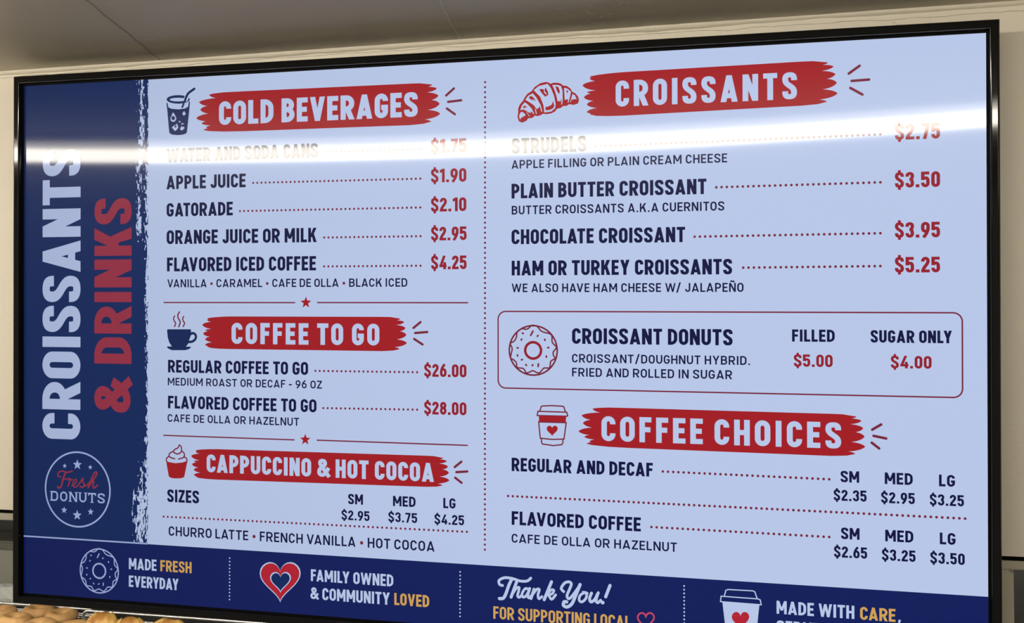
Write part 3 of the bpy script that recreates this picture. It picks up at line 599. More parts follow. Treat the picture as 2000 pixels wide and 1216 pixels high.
FOOTER_HEART = [('f', 'white',
  [(599.4, 998.5), (599.6, 997.1), (600.7, 993.2), (603.6, 988.0), (608.5, 982.8), (615.3, 979.0), (623.1, 977.7), (631.1, 979.4), (637.9, 983.9), (642.5, 990.5),
   (644.1, 998.5), (642.5, 1007.0), (637.9, 1015.3), (631.1, 1023.4), (623.1, 1031.1), (615.3, 1038.3), (608.5, 1045.1), (603.6, 1051.1), (600.8, 1055.9),
   (599.6, 1059.0), (599.4, 1060.1), (599.3, 1059.0), (598.1, 1056.1), (595.2, 1051.7), (590.3, 1046.3), (583.5, 1040.4), (575.6, 1034.2), (567.6, 1027.5),
   (560.6, 1020.3), (555.9, 1012.4), (554.3, 1004.0), (555.9, 995.8), (560.6, 988.5), (567.5, 983.2), (575.6, 980.5), (583.5, 980.9), (590.3, 983.9), (595.2, 988.5),
   (598.1, 993.4), (599.3, 997.1)],
  0, False),
 ('f', 'red2',
  [(599.4, 999.5), (599.6, 998.2), (600.7, 994.6), (603.4, 989.8), (608.0, 984.9), (614.4, 981.4), (621.8, 980.2), (629.3, 981.7), (635.7, 985.9), (640.0, 992.1),
   (641.5, 999.5), (640.0, 1007.4), (635.7, 1015.2), (629.3, 1022.7), (621.8, 1029.9), (614.4, 1036.7), (608.0, 1043.0), (603.4, 1048.6), (600.7, 1053.1),
   (599.6, 1056.0), (599.4, 1056.9), (599.3, 1056.0), (598.2, 1053.2), (595.5, 1049.1), (590.8, 1044.1), (584.4, 1038.6), (577.0, 1032.8), (569.4, 1026.6),
   (562.9, 1019.8), (558.5, 1012.5), (556.9, 1004.7), (558.5, 997.1), (562.9, 990.3), (569.4, 985.3), (577.0, 982.8), (584.4, 983.1), (590.8, 985.9), (595.5, 990.2),
   (598.2, 994.8), (599.3, 998.2)],
  1, False),
 ('f', 'white',
  [(600.3, 1008.8), (600.4, 1008.0), (601.0, 1006.1), (602.4, 1003.3), (604.9, 1000.6), (608.4, 998.7), (612.4, 998.0), (616.4, 998.9), (619.9, 1001.2), (622.3, 1004.6),
   (623.1, 1008.8), (622.3, 1013.2), (619.9, 1017.6), (616.4, 1021.7), (612.4, 1025.7), (608.4, 1029.5), (604.9, 1033.0), (602.4, 1036.1), (601.0, 1038.6),
   (600.4, 1040.2), (600.3, 1040.8), (600.2, 1040.2), (599.6, 1038.7), (598.1, 1036.4), (595.6, 1033.6), (592.2, 1030.5), (588.2, 1027.3), (584.1, 1023.8),
   (580.6, 1020.1), (578.2, 1016.0), (577.4, 1011.7), (578.2, 1007.4), (580.6, 1003.6), (584.1, 1000.8), (588.2, 999.5), (592.2, 999.6), (595.6, 1001.2), (598.1, 1003.6),
   (599.6, 1006.1), (600.2, 1008.1)],
  2, False),
 ('f', 'panel',
  [(600.3, 1009.8), (600.4, 1009.2), (600.9, 1007.5), (602.2, 1005.1), (604.4, 1002.7), (607.5, 1001.0), (611.0, 1000.4), (614.6, 1001.2), (617.7, 1003.2),
   (619.8, 1006.2), (620.5, 1009.8), (619.8, 1013.6), (617.7, 1017.4), (614.6, 1021.1), (611.0, 1024.5), (607.5, 1027.8), (604.4, 1030.9), (602.2, 1033.6),
   (600.9, 1035.8), (600.4, 1037.2), (600.3, 1037.6), (600.2, 1037.2), (599.7, 1035.8), (598.4, 1033.8), (596.2, 1031.4), (593.1, 1028.7), (589.5, 1025.9),
   (585.9, 1022.9), (582.8, 1019.6), (580.7, 1016.1), (580.0, 1012.4), (580.7, 1008.6), (582.8, 1005.4), (585.9, 1002.9), (589.5, 1001.7), (593.1, 1001.9),
   (596.2, 1003.2), (598.4, 1005.3), (599.7, 1007.5), (600.2, 1009.2)],
  3, False)]
OUTLINE_HEART = [('l', 'pink', 3.0,
  [(1334.0, 1035.6), (1334.1, 1035.1), (1334.4, 1033.8), (1335.4, 1031.9), (1337.1, 1030.0), (1339.3, 1028.6), (1342.0, 1028.2), (1344.7, 1028.7), (1347.0, 1030.3),
   (1348.5, 1032.7), (1349.0, 1035.6), (1348.5, 1038.6), (1346.9, 1041.6), (1344.6, 1044.5), (1341.9, 1047.3), (1339.3, 1049.9), (1337.0, 1052.3), (1335.4, 1054.5),
   (1334.4, 1056.2), (1334.0, 1057.3), (1333.9, 1057.7), (1333.9, 1057.3), (1333.5, 1056.3), (1332.5, 1054.7), (1330.9, 1052.8), (1328.6, 1050.7), (1326.0, 1048.4),
   (1323.3, 1046.1), (1321.0, 1043.5), (1319.4, 1040.7), (1318.9, 1037.7), (1319.4, 1034.8), (1321.0, 1032.2), (1323.3, 1030.2), (1326.0, 1029.3), (1328.7, 1029.4),
   (1330.9, 1030.4), (1332.6, 1032.1), (1333.6, 1033.8), (1333.9, 1035.1)],
  True, 0, False)]
WAVE = [(-0.498, -0.866), (-0.292, -0.852), (-0.177, -0.902), (-0.04, -1.014), (0.166, -0.971), (0.302, -0.817), (0.439, -0.74), (0.666, -0.687), (0.779, -0.6), (0.79, -0.357),
 (0.869, -0.248), (0.971, -0.128), (0.835, 0.061), (0.857, 0.215), (0.914, 0.313), (0.732, 0.437), (0.686, 0.684), (0.459, 0.705), (0.368, 0.795), (0.254, 0.907),
 (0.14, 0.887), (-0.019, 0.824), (-0.18, 0.893), (-0.294, 0.906), (-0.409, 0.741), (-0.662, 0.701), (-0.707, 0.502), (-0.822, 0.392), (-0.938, 0.327), (-0.938, 0.216),
 (-0.88, -0.03), (-0.914, -0.163), (-0.96, -0.274), (-0.798, -0.364), (-0.694, -0.543), (-0.671, -0.721)]
SPRINKLES = [(-0.43, -0.689), (-0.487, -0.434), (-0.649, -0.095), (-0.654, 0.212), (-0.47, 0.383), (-0.294, 0.595), (-0.024, 0.598), (0.214, 0.594), (0.551, 0.245), (0.631, -0.118),
 (0.488, -0.432), (0.193, -0.588), (-0.052, -0.692)]
DONUT_ICONS = [(1121.5, 550.7, 46.5, 'maroon'), (184.8, 1022.1, 45.7, 'white')]
THANK = [(5.1, [(1061.2, 996.0), (1055.5, 994.4), (1054.3, 987.0), (1065.0, 981.1), (1080.3, 981.6), (1095.7, 985.3), (1109.2, 984.4), (1116.4, 978.7)]),
 (6.1, [(1079.5, 982.7), (1073.5, 994.9), (1067.5, 1011.7), (1062.3, 1019.9), (1055.0, 1021.1)]), (5.8, [(1088.9, 987.3), (1084.1, 999.9), (1077.9, 1016.8)]),
 (4.8, [(1081.2, 1010.0), (1088.0, 999.7), (1093.6, 997.7), (1092.6, 1005.1), (1090.5, 1013.1), (1093.6, 1016.2), (1099.4, 1011.2)]),
 (4.8, [(1112.9, 1000.5), (1105.8, 999.0), (1099.4, 1008.8), (1101.1, 1015.2), (1107.2, 1012.3), (1112.9, 1002.1)]),
 (5.1, [(1114.3, 998.0), (1110.6, 1011.3), (1112.9, 1015.7), (1119.0, 1009.9)]), (5.4, [(1122.7, 999.0), (1116.8, 1016.9)]),
 (4.8, [(1119.4, 1009.9), (1127.8, 999.2), (1132.9, 999.2), (1130.3, 1009.2), (1132.0, 1016.1), (1137.9, 1011.9)]),
 (5.8, [(1156.4, 983.0), (1148.8, 1001.4), (1142.3, 1017.3)]), (4.5, [(1146.6, 1009.7), (1155.5, 998.5), (1160.9, 998.7), (1158.0, 1004.9), (1150.5, 1008.1)]),
 (4.8, [(1151.0, 1007.8), (1156.4, 1015.6), (1164.4, 1006.9)]),
 (5.1,
  [(1179.8, 999.7), (1175.1, 994.0), (1181.5, 983.9), (1189.8, 980.9), (1194.4, 984.7), (1190.6, 995.4), (1186.1, 1007.1), (1190.1, 1012.2), (1198.9, 1003.0),
   (1211.3, 985.2)]),
 (6.1, [(1211.0, 984.7), (1203.0, 1004.3), (1195.5, 1021.0), (1186.4, 1027.8), (1179.4, 1025.4), (1180.6, 1018.8), (1185.6, 1018.5)]),
 (4.8, [(1219.5, 998.7), (1211.3, 1004.6), (1209.3, 1013.6), (1214.6, 1016.5), (1222.0, 1009.5), (1223.2, 1001.4), (1218.7, 998.4), (1224.5, 999.7)]),
 (5.4, [(1232.7, 999.1), (1229.1, 1009.0), (1231.4, 1015.3), (1238.5, 1010.8), (1244.5, 999.1)]),
 (5.1, [(1245.5, 997.5), (1241.4, 1010.6), (1243.9, 1016.1), (1249.9, 1011.2)]), (5.8, [(1267.5, 982.7), (1259.3, 1004.1)]), (6.7, [(1253.4, 1015.1), (1253.8, 1015.1)])]
FRESH = [(3.0, [(90.8, 829.8), (84.7, 827.8), (86.4, 820.2), (96.0, 817.1), (106.5, 819.7), (119.1, 816.2)]),
 (3.6, [(103.0, 819.5), (97.8, 831.8), (92.6, 848.6), (86.4, 853.4), (84.2, 850.5)]), (2.6, [(94.7, 834.9), (105.7, 832.7)]),
 (3.1, [(108.0, 835.6), (112.1, 832.0), (114.2, 835.4), (109.2, 848.2)]), (2.8, [(111.5, 841.8), (115.6, 835.3), (119.5, 834.2)]),
 (2.8, [(118.4, 847.2), (125.8, 842.7), (129.9, 836.8), (127.5, 833.3), (123.1, 836.8), (120.9, 844.4), (124.0, 849.4), (130.1, 848.3), (136.2, 842.6)]),
 (3.1, [(135.8, 843.0), (145.2, 830.6), (144.5, 836.2), (148.7, 843.3), (144.9, 849.1), (139.0, 848.2)]), (2.6, [(147.0, 847.5), (155.6, 843.7), (163.9, 835.1)]),
 (3.4, [(157.9, 849.5), (165.3, 832.8), (170.8, 821.4), (175.6, 816.1), (178.7, 817.5), (176.8, 823.4), (169.1, 833.7), (163.0, 841.2)]),
 (3.3, [(160.4, 846.1), (167.3, 836.5), (171.3, 835.7), (170.8, 839.6), (169.1, 845.4), (172.5, 849.5), (180.8, 843.4)])]

# ------------------------------------------------------------------ the room shell
WALL_Y = 0.08; CEIL_Z = TVZ + 0.4543; WALL_BOT = TVZ - 0.2845
w = MB().box((-2.6, WALL_Y, WALL_BOT), (2.6, WALL_Y + 0.10, CEIL_Z), M_WALL)
wall = tag(w.solid('wall_back'), kind='structure')
cl = MB().box((-2.6, -3.2, CEIL_Z), (2.6, 0.95, CEIL_Z + 0.06), M_CEIL)
ceiling = tag(cl.solid('ceiling'), kind='structure')
M_FLOOR = add_mottle(mat('floor_tile', (0.35, 0.33, 0.29), rough=0.4), 3.0, (0.30, 0.28, 0.25), (0.40, 0.37, 0.33))
tag(MB().box((-2.6, -3.2, -0.05), (2.6, 0.95, 0.0), M_FLOOR).build('floor'), kind='structure')

def ribbon(pts, w0, axis, jitter, seed):
    """a thin uneven band along pts; axis is the direction of its width"""
    rnd = random.Random(seed); mb = MB(); P = []
    for a, b in zip(pts, pts[1:]):
        n = max(2, int((Vector(b) - Vector(a)).length / 0.006))
        for i in range(n): P.append(Vector(a).lerp(Vector(b), i / n))
    P.append(Vector(pts[-1])); ax = Vector(axis).normalized(); n = len(P)
    for i, p in enumerate(P):
        wob = jitter * noise.noise(Vector((i * 0.11, seed * 3.7, 0))) + jitter * 0.25 * noise.noise(Vector((i * 0.5, seed * 1.7, 4)))
        wd = w0 * (0.6 + 0.5 * rnd.random())
        mb.v += [tuple(p + ax * (wob - wd / 2)), tuple(p + ax * (wob + wd / 2))]
        if i: mb.f.append([2 * i - 2, 2 * i - 1, 2 * i + 1, 2 * i]); mb.m.append(0)
    return mb
M_CRACK = mat('crack_shadow', (0.16, 0.13, 0.10), rough=0.9)
M_SEAM = mat('ceiling_seam_dirt', (0.36, 0.32, 0.26), rough=0.8)
M_CAULK = add_bump(mat('caulk', (0.80, 0.73, 0.60), rough=0.5), 90.0, 0.5, 0.002)
M_CHIP = mat('chipped_paint', (0.95, 0.90, 0.80), rough=0.7)
# caulk bead in the corner: a rounded, uneven strip
mb = MB(); N = 420
for i in range(N + 1):
    x = -2.3 + 4.6 * i / N; r = 0.0065 + 0.0030 * noise.noise(Vector((x * 5, 2, 0))) + 0.0014 * noise.noise(Vector((x * 30, 7, 0)))
    for k in range(5):
        a = math.pi / 2 * k / 4
        mb.v.append((x, WALL_Y - r * math.cos(a) + 0.0004, CEIL_Z - r * math.sin(a) + 0.0004))
    if i:
        for k in range(4): mb.f.append([5 * (i - 1) + k, 5 * i + k, 5 * i + k + 1, 5 * (i - 1) + k + 1]); mb.m.append(0)
tag(mb.build('caulk_bead', M_CAULK, ceiling, smooth=True), 'uneven cream caulk bead along the wall')
tag(ribbon([(-0.95, WALL_Y - 0.0006, CEIL_Z - 0.010), (-0.20, WALL_Y - 0.0006, CEIL_Z - 0.0085), (0.30, WALL_Y - 0.0006, CEIL_Z - 0.010), (0.72, WALL_Y - 0.0006, CEIL_Z - 0.0135), (0.95, WALL_Y - 0.0006, CEIL_Z - 0.010)], 0.0005, (0, 0, 1), 0.003, 3).build('hairline_crack', M_CRACK, wall), 'hairline crack under the ceiling')
tag(ribbon([(0.612, WALL_Y - 0.0006, CEIL_Z - 0.0165), (0.625, WALL_Y - 0.0006, CEIL_Z - 0.0235)], 0.0009, (1, 0, 0), 0.0004, 9).build('scratch', M_CRACK, wall), 'short dark scratch in the paint')
for nm, a, b, sd in (('seam', (-0.36, -0.40), (-0.515, 0.072), 11), ('seam', (0.060, -0.26), (-0.006, 0.072), 12)):
    tag(ribbon([(a[0], a[1], CEIL_Z - 0.0005), (b[0], b[1], CEIL_Z - 0.0005)], 0.0026, (1, 0, 0), 0.003, sd).build(nm, M_SEAM if sd == 11 else M_CAULK, ceiling), 'plasterboard joint running across the ceiling')
tag(ribbon([(-0.455, -0.068, CEIL_Z - 0.0007), (-0.435, -0.066, CEIL_Z - 0.0007)], 0.0022, (0, 1, 0), 0.001, 21).build('paint_chip', M_CHIP, ceiling), 'pale chip in the ceiling paint')
rnd = random.Random(5); mb = MB()
for i in range(34):
    cx = 0.222 + rnd.gauss(0, 0.018); cy = -0.035 + rnd.gauss(0, 0.035); r = rnd.uniform(0.0008, 0.0026); n0 = len(mb.v)
    if i < 7: cx = 0.262 + rnd.gauss(0, 0.008); cy = -0.07 + rnd.gauss(0, 0.008)
    for k in range(6): mb.v.append((cx + r * rnd.uniform(.5, 1.6) * math.cos(k * 1.047), cy + r * rnd.uniform(.5, 1.3) * math.sin(k * 1.047), CEIL_Z - 0.0006))
    mb.f.append([n0 + k for k in range(6)]); mb.m.append(0)
tag(mb.build('paint_chip', M_CHIP, ceiling), 'cluster of pale flaked spots')

# ------------------------------------------------------------------ the ceiling lamp (seen as the white band mirrored in the screen)
M_DIFF = bpy.data.materials.new('lamp_diffuser'); M_DIFF.use_nodes = True
b = bsdf(M_DIFF); b.inputs['Base Color'].default_value = (0.8, 0.8, 0.8, 1)
b.inputs['Emission Color'].default_value = (1.0, 0.93, 0.79, 1); b.inputs['Emission Strength'].default_value = LAMP_RADIANCE
M_LAMPBODY = mat('white_enamel', (0.80, 0.77, 0.70), rough=0.35)
lamp = thing('ceiling_light', 'long white strip light on the ceiling, mirrored in the screen', 'light', (-0.45, -1.024, CEIL_Z))
lamp.rotation_euler = (0, 0, -0.056)
LX = 1.52
MB().box((-LX, -0.22, -0.010), (LX, 0.22, 0.0), M_LAMPBODY).build('housing', None, lamp, bevel=0.002)
dv = MB(); prof = [(-0.016, -0.010), (-0.0155, -0.035), (-0.012, -0.038), (0.012, -0.038), (0.0155, -0.035), (0.016, -0.010)]
for x in (-LX + 0.03, LX - 0.03):
    for y, z in prof: dv.v.append((x, y + 0.059, z))
for k in range(5): dv.f.append([k, k + 1, 7 + k, 6 + k]); dv.m.append(0)
dv.f += [list(range(6)), list(range(6, 12))]; dv.m += [0, 0]
dv.build('diffuser', M_DIFF, lamp)

# ------------------------------------------------------------------ the television
tv = thing('television', 'large black framed wall television showing a red, white and blue bakery price menu', 'television', (0, 0, TVZ))
tv.rotation_euler = (0, 0.0081, 0)
def frame_sweep(prof, name, m, parent):
    """profile points (outset from the lit area in page pixels, y) swept round the screen"""
    mb = MB()
    for d, y in prof:
        a = (960 + d) * S; bz = (540 + d) * S
        mb.v += [(-a, y, -bz), (a, y, -bz), (a, y, bz), (-a, y, bz)]
    for i in range(len(prof) - 1):
        for k in range(4):
            j = (k + 1) % 4; mb.f.append([4 * i + k, 4 * i + j, 4 * i + 4 + j, 4 * i + 4 + k]); mb.m.append(0)
    return mb.build(name, m, parent)
hs = MB().box((-(960 + 20) * S, 0.004, -(540 + 20) * S), ((960 + 20) * S, 0.045, (540 + 20) * S), M_HOUSING)
hs.build('back_housing', None, tv, bevel=0.004)
MB().box((-0.25, 0.045, -0.2), (0.25, WALL_Y - 0.001, 0.2), M_STEEL).build('wall_mount', None, tv, bevel=0.003)
bez_o = frame_sweep([(4.4, 0.001), (4.4, -0.0078), (4.6, -0.0087), (4.9, -0.00920), (5.1, -0.009250), (5.25, -0.009262), (5.9, -0.009316), (6.55, -0.009370), (6.7, -0.009375), (6.95, -0.00930), (7.3, -0.0089), (7.7, -0.0086), (8.0, -0.0086), (12.0, -0.0086), (16.6, -0.0086), (17.2, -0.0086), (19.0, -0.0078), (20.4, -0.0058), (21.2, -0.003), (21.5, 0.001), (21.5, 0.030), (19.5, 0.034)], 'bezel', M_BEZEL, tv)
# rounded outer corners and a soft face on the bezel
bm = bmesh.new(); bm.from_mesh(bez_o.data)
oe = [e for e in bm.edges if all(abs(abs(v.co.x) - (960 + 21.5) * S) < 1e-5 and abs(abs(v.co.z) - (540 + 21.5) * S) < 1e-5 for v in e.verts) and abs(e.verts[0].co.y - e.verts[1].co.y) > 0.01]
bmesh.ops.recalc_face_normals(bm, faces=bm.faces); bm.to_mesh(bez_o.data); bm.free()
for p in bez_o.data.polygons: p.use_smooth = True
try: bez_o.data.set_sharp_from_angle(angle=math.radians(38))
except Exception: pass
frame_sweep([(-0.3, -0.00005), (4.5, -0.0004)], 'screen_gasket', M_RECESS, tv)

# the screen and everything shown on it
scr = Ink()
scr.rect(0, 0, 1920, 1080, 'page', 0)
screen = scr.build('screen', tv, 'glossy lit menu display, pale blue white page')
def shape_icon(lst, name, label, base=2, recolor=None):
    ink = Ink()
    for s in lst:
        if s[0] == 'f':
            _, c, pts, lay, sm = s
            ink.poly(smooth_pts(pts, True, 5) if sm else pts, c, base + lay)
        else:
            _, c, wd, pts, closed, lay, sm = s
            ink.stroke(smooth_pts(pts, closed, 6) if sm else pts, wd, c, base + lay, closed, cap=not closed)
    return ink.build(name, screen, label)
# blue side panel with a torn right edge, footer band
EDGE = 299.5
pn = Ink(); pts = [(0, 0)]
for i in range(361):
    y = 960 * i / 360; pts.append((EDGE + 2.2 * noise.noise(Vector((y * 0.05, 1, 0))) + 2.0 * noise.noise(Vector((y * 0.4, 9, 0))), y))
pts.append((0, 960))
for a, b2 in zip(pts[1:], pts[2:]): pn._face([(0, a[1]), a, b2, (0, b2[1])], 'panel', 1)
pn.build('side_panel', screen, 'navy blue panel down the left side')
ft = Ink(); ft.rect(0, 960, 1920, 1080, 'footer', 1); ft.build('footer_band', screen, 'dark blue band along the bottom')
ft = Ink(); ft.rect(0, 957.6, 299.5, 960.6, 'logo_white', 3); ft.build('footer_rule', screen, 'thin pale line above the blue band')
# white dry-brush streaks that eat into the panel's edge
def dens(u, y):
    e = EDGE - u
    if y < 150: return 0.62 - abs(u - 283.5) * 0.045 if u < 291 else (0.30 if u > 297 else 0.0)
    if y < 335: return 0.62 - abs(u - 278) * 0.06 if u < 287 else (0.75 - e * 0.06 if e < 11 else 0)
    if y < 470: return 0.92 - e * 0.075
    if y < 690: return 0.62 - e * 0.075
    if y < 790: return 0.80 - e * 0.085
    if y < 850: return 0.85 - e * 0.06 if e < 8 else (0.30 if 276 < u < 290 else 0)
    return 0.72 - 0.35 * abs((u - 284) / 16) + (0.1 if e < 8 else 0)
st_ = Ink(); cw = 1.15; ch_ = 1.6
for ix in range(int(38 / cw)):
    u = 262 + ix * cw; run = None
    for iy in range(int(958 / ch_) + 1):
        y = iy * ch_
        n1 = 0.5 + 0.75 * noise.noise(Vector((u / 3.2, y / 11.0, 3.3))) + 0.35 * noise.noise(Vector((u / 1.4, y / 4.0, 8.1)))
        on = n1 < dens(u, y) and y < 956
        if on and run is None: run = y
        if not on and run is not None:
            st_.rect(u, run, u + cw * 1.02, y, 'white', 2); run = None
    if run is not None: st_.rect(u, run, u + cw * 1.02, 957, 'white', 2)
st_.build('torn_edge', screen, 'white dry brush streaks along the blue panel')
# side lettering
for s, base, cap, v0, v1, c in SIDE:
    k = Ink(); write(k, s, v0, v1, base, cap, .238, .075, 'side_white' if c == 'white' else c, 3, rot=True, asp=1.26)
    k.build('side_lettering', screen, ('pale' if c == 'white' else 'red') + ' upright lettering reading ' + s)
# round emblem
cx, cy, R0 = LOGO
lg = Ink(); lg.stroke([(cx + R0 * math.cos(i * math.pi / 40), cy + R0 * math.sin(i * math.pi / 40)) for i in range(80)], 3.4, 'logo_white', 3, True)
for x, y, r in LOGO_STARS: lg.star(x, y, r, 'logo_white', 3)
for wd, p in FRESH: lg.stroke(smooth_pts(p), wd, 'rose', 3, False, True)
write(lg, 'DONUTS', LOGO_TEXT[0], LOGO_TEXT[1], LOGO_TEXT[2], LOGO_TEXT[3], .17, .16, 'logo_white', 3, serif=True)
lg.build('round_emblem', screen, 'round pale emblem with stars reading Fresh DONUTS')
# red brush banners
def banner(v, xl, xr, tl, bl, tr, br):
    h = bl - tl; L_ = LEFT_A if v == 'A' else LEFT_B; pts = []
    def trace(lst, fx, fy):
        out = []; n = len(lst)
        for i, (k, x, y) in enumerate(lst):
            p = (fx(x), fy(y))
            if i and (k in 'tv' and lst[i - 1][0] in 'tv'):
                q = out[-1]; kq = lst[i - 1][0]
                va, tp = (q, p) if k == 't' else (p, q)
                cpt = (tp[0] + 0.22 * (va[0] - tp[0]), tp[1] + 0.78 * (va[1] - tp[1]))
                for j in range(1, 6):
                    t = j / 6; s = 1 - t; out.append(tuple(s * s * q[a] + 2 * s * t * cpt[a] + t * t * p[a] for a in (0, 1)))
            out.append(p)
        return out
    left = trace(LEFT_A if v == 'A' else LEFT_B, lambda x: xl + x * h, lambda y: tl + y * h)
    right = trace(RIGHT_A, lambda x: xr + x * h, lambda y: tr + y * (br - tr))
    # left list runs top -> bottom along the left edge; right list runs top -> bottom along the right edge
    body = left + right[::-1]
    return body
HEAD = ('COLD BEVERAGES', 'CROISSANTS', 'COFFEE TO GO', 'CAPPUCCINO & HOT COCOA', 'COFFEE CHOICES')
for bdat, rays, hn in zip(BANNERS, RAYS, HEAD):
    k = Ink(); k.poly(banner(*bdat), 'red', 2); k.build('heading_banner', screen, 'red brush stroke behind the heading ' + hn)
    k = Ink()
    for a, b2 in rays: k.stroke([a, b2], 4.6, 'maroon', 2, False, True)
    k.build('ray_marks', screen, 'three dark red ray marks right of ' + hn)
# all lines of lettering
BRAND = {'GATORADE'}
for kind, s, x0, x1, base, cap, wt, gap, c in TEXTS:
    k = Ink(); write(k, s, x0, x1, base, cap, wt, gap, 'price' if c == 'red' else c, 4 if kind == 'heading_text' else 3, bullet='maroon')
    tone = {'white': 'white', 'navy': 'navy blue', 'red': 'dark red', 'gold': 'golden'}[c]
    k.build(kind, screen, tone + (' lettering' if s in BRAND or s == ',' else ' lettering reading ' + s))
for kind, x0, y0, x1, y1, pitch, dia, c in DOTS:
    k = Ink(); ln = math.hypot(x1 - x0, y1 - y0); n = round(ln / pitch)
    for i in range(n + 1): k.disc(x0 + (x1 - x0) * i / n, y0 + (y1 - y0) * i / n, dia / 2, c, 3, 12)
    k.build(kind, screen, 'row of ' + ('white' if c == 'white' else 'dark red') + ' dots')
for x0, x1, y in RULES:
    k = Ink(); k.rect(x0, y - 1.3, x1, y + 1.3, 'maroon', 3); k.build('divider_rule', screen, 'thin dark red rule')
for x, y, r, c in STARS:
    k = Ink(); k.star(x, y, r, 'red', 3); k.build('divider_star', screen, 'small red star between the rules')
# framed offer box
x0, y0, x1, y1 = BOX; r = 15; k = Ink()
k.stroke([(x0 + r, y0)] + [(x1 - r + r * math.sin(a * math.pi / 20), y0 + r - r * math.cos(a * math.pi / 20)) for a in range(11)] + [(x1 - r + r * math.cos(a * math.pi / 20), y1 - r + r * math.sin(a * math.pi / 20)) for a in range(11)]
         + [(x0 + r - r * math.sin(a * math.pi / 20), y1 - r + r * math.cos(a * math.pi / 20)) for a in range(11)] + [(x0 + r - r * math.cos(a * math.pi / 20), y0 + r - r * math.sin(a * math.pi / 20)) for a in range(11)], 2.6, 'maroon', 3, True)
k.build('offer_frame', screen, 'thin rounded dark red frame round the donut offer')
shape_icon(DRINK, 'drink_icon', 'blue cold drink with ice and a straw')
shape_icon(CROISSANT, 'croissant_icon', 'red and white drawing of a croissant')
shape_icon(CUP, 'coffee_cup_icon', 'blue steaming coffee cup on a saucer')
shape_icon(COCOA, 'cocoa_icon', 'red cup topped with whipped cream')
shape_icon(TOGO, 'takeaway_cup_icon', 'dark red outline of a lidded paper cup with a heart')
shape_icon(FOOTER_CUP, 'takeaway_cup_icon', 'white lidded paper cup with a red heart')
shape_icon(FOOTER_HEART, 'heart_icon', 'red heart with white edges and a blue centre')
shape_icon(OUTLINE_HEART, 'heart_icon', 'pink outline of a heart')
for x, y, R0, c in DONUT_ICONS:
    k = Ink(); lw = 3.2 if c == 'maroon' else 2.6; circ = lambda rr: [(x + rr * math.cos(i * math.pi / 36), y + rr * math.sin(i * math.pi / 36)) for i in range(72)]
    cc = c if c == 'maroon' else 'logo_white'
    k.stroke(circ(R0), lw, cc, 3, True); k.stroke(circ(R0 * .33), 5.0 if c == 'maroon' else 3.4, 'price' if c == 'maroon' else cc, 3, True)
    k.stroke(smooth_pts([(x + a * R0, y + b2 * R0) for a, b2 in WAVE], True, 4), lw * .85, cc, 3, True)
    for i, (a, b2) in enumerate(SPRINKLES):
        q = (x + a * R0, y + b2 * R0); ang = 0.7 + i * 1.3
        ln = 4.6 if i == 12 else (2.4 if i == 7 else 0.9)
        if i == 12: ang = -1.08
        if i == 7: ang = -1.5
        k.stroke([(q[0] - ln * math.cos(ang), q[1] - ln * math.sin(ang)), (q[0] + ln * math.cos(ang), q[1] + ln * math.sin(ang))], 3.4 if c == 'maroon' else 2.4, 'maroon' if c == 'maroon' else cc, 3, False, True)
    k.build('donut_icon', screen, ('dark red' if c == 'maroon' else 'pale') + ' outline drawing of a donut')
k = Ink()
for wd, p in THANK: k.stroke(smooth_pts(p), wd, 'white', 3, False, True)
k.build('script_lettering', screen, 'white script lettering reading Thank You!')

# ------------------------------------------------------------------ below the wall: the built-in bakery case
M_FRAME = add_bump(mat('champagne_aluminium', (0.50, 0.46, 0.36), rough=0.45, metal=0.3), 200, 0.1)
M_DARK = add_mottle(mat('dark_laminate', (0.02, 0.02, 0.02), rough=0.35), 9.0, (0.010, 0.010, 0.010), (0.045, 0.044, 0.040))
M_SHELF = mat('dark_shelf', (0.018, 0.018, 0.018), rough=0.4)
M_GLASS = bpy.data.materials.new('case_glass'); M_GLASS.use_nodes = True
g = bsdf(M_GLASS); g.inputs['Base Color'].default_value = (0.86, 0.90, 0.86, 1); g.inputs['Roughness'].default_value = 0.02; g.inputs['Transmission Weight'].default_value = 1.0; g.inputs['IOR'].default_value = 1.45
SH = TVZ - 0.622
tag(MB().box((-2.6, WALL_Y + 0.004, WALL_BOT - 0.0065), (2.6, WALL_Y + 0.10, WALL_BOT - 0.0002), M_RECESS).build('trim_1'), kind='structure')
case = thing('bakery_case', 'built-in bakery case with pale metal frame and dark interior under the wall', 'display case', (0, 0.10, SH))
RZ = WALL_BOT - 0.0066
MB().box((-2.2, WALL_Y + 0.002 - 0.10, RZ - 0.0115 - SH), (2.2, WALL_Y + 0.03 - 0.10, RZ - SH), M_FRAME).build('header_rail', None, case, bevel=0.001)
MB().box((-2.2, WALL_Y + 0.03 - 0.10, RZ - 0.012 - SH), (2.2, 0.72, RZ - 0.001 - SH), M_DARK).build('top_panel', None, case)
MB().box((-2.2, 0.70, 0.0), (2.2, 0.72, RZ - 0.012 - SH), M_DARK).build('back_panel', None, case)
for sx in (-1, 1): MB().box((sx * 2.2 - 0.01, 0.0, 0.0), (sx * 2.2 + 0.01, 0.70, RZ - 0.012 - SH), M_DARK).build('side_panel', None, case)
MB().box((-2.2, -0.02, -0.02), (2.2, 0.72, 0.0), M_SHELF).build('shelf', None, case)
MB().box((0.735, WALL_Y + 0.003 - 0.10, 0.0), (0.753, WALL_Y + 0.028 - 0.10, RZ - 0.0115 - SH), M_FRAME).build('post', None, case, bevel=0.001)
door = MB(); y0 = WALL_Y + 0.012 - 0.10
door.box((0.753, y0, 0.004), (0.7595, y0 + 0.018, RZ - 0.012 - SH), M_FRAME); door.box((1.90, y0, 0.004), (1.92, y0 + 0.018, RZ - 0.012 - SH), M_FRAME)
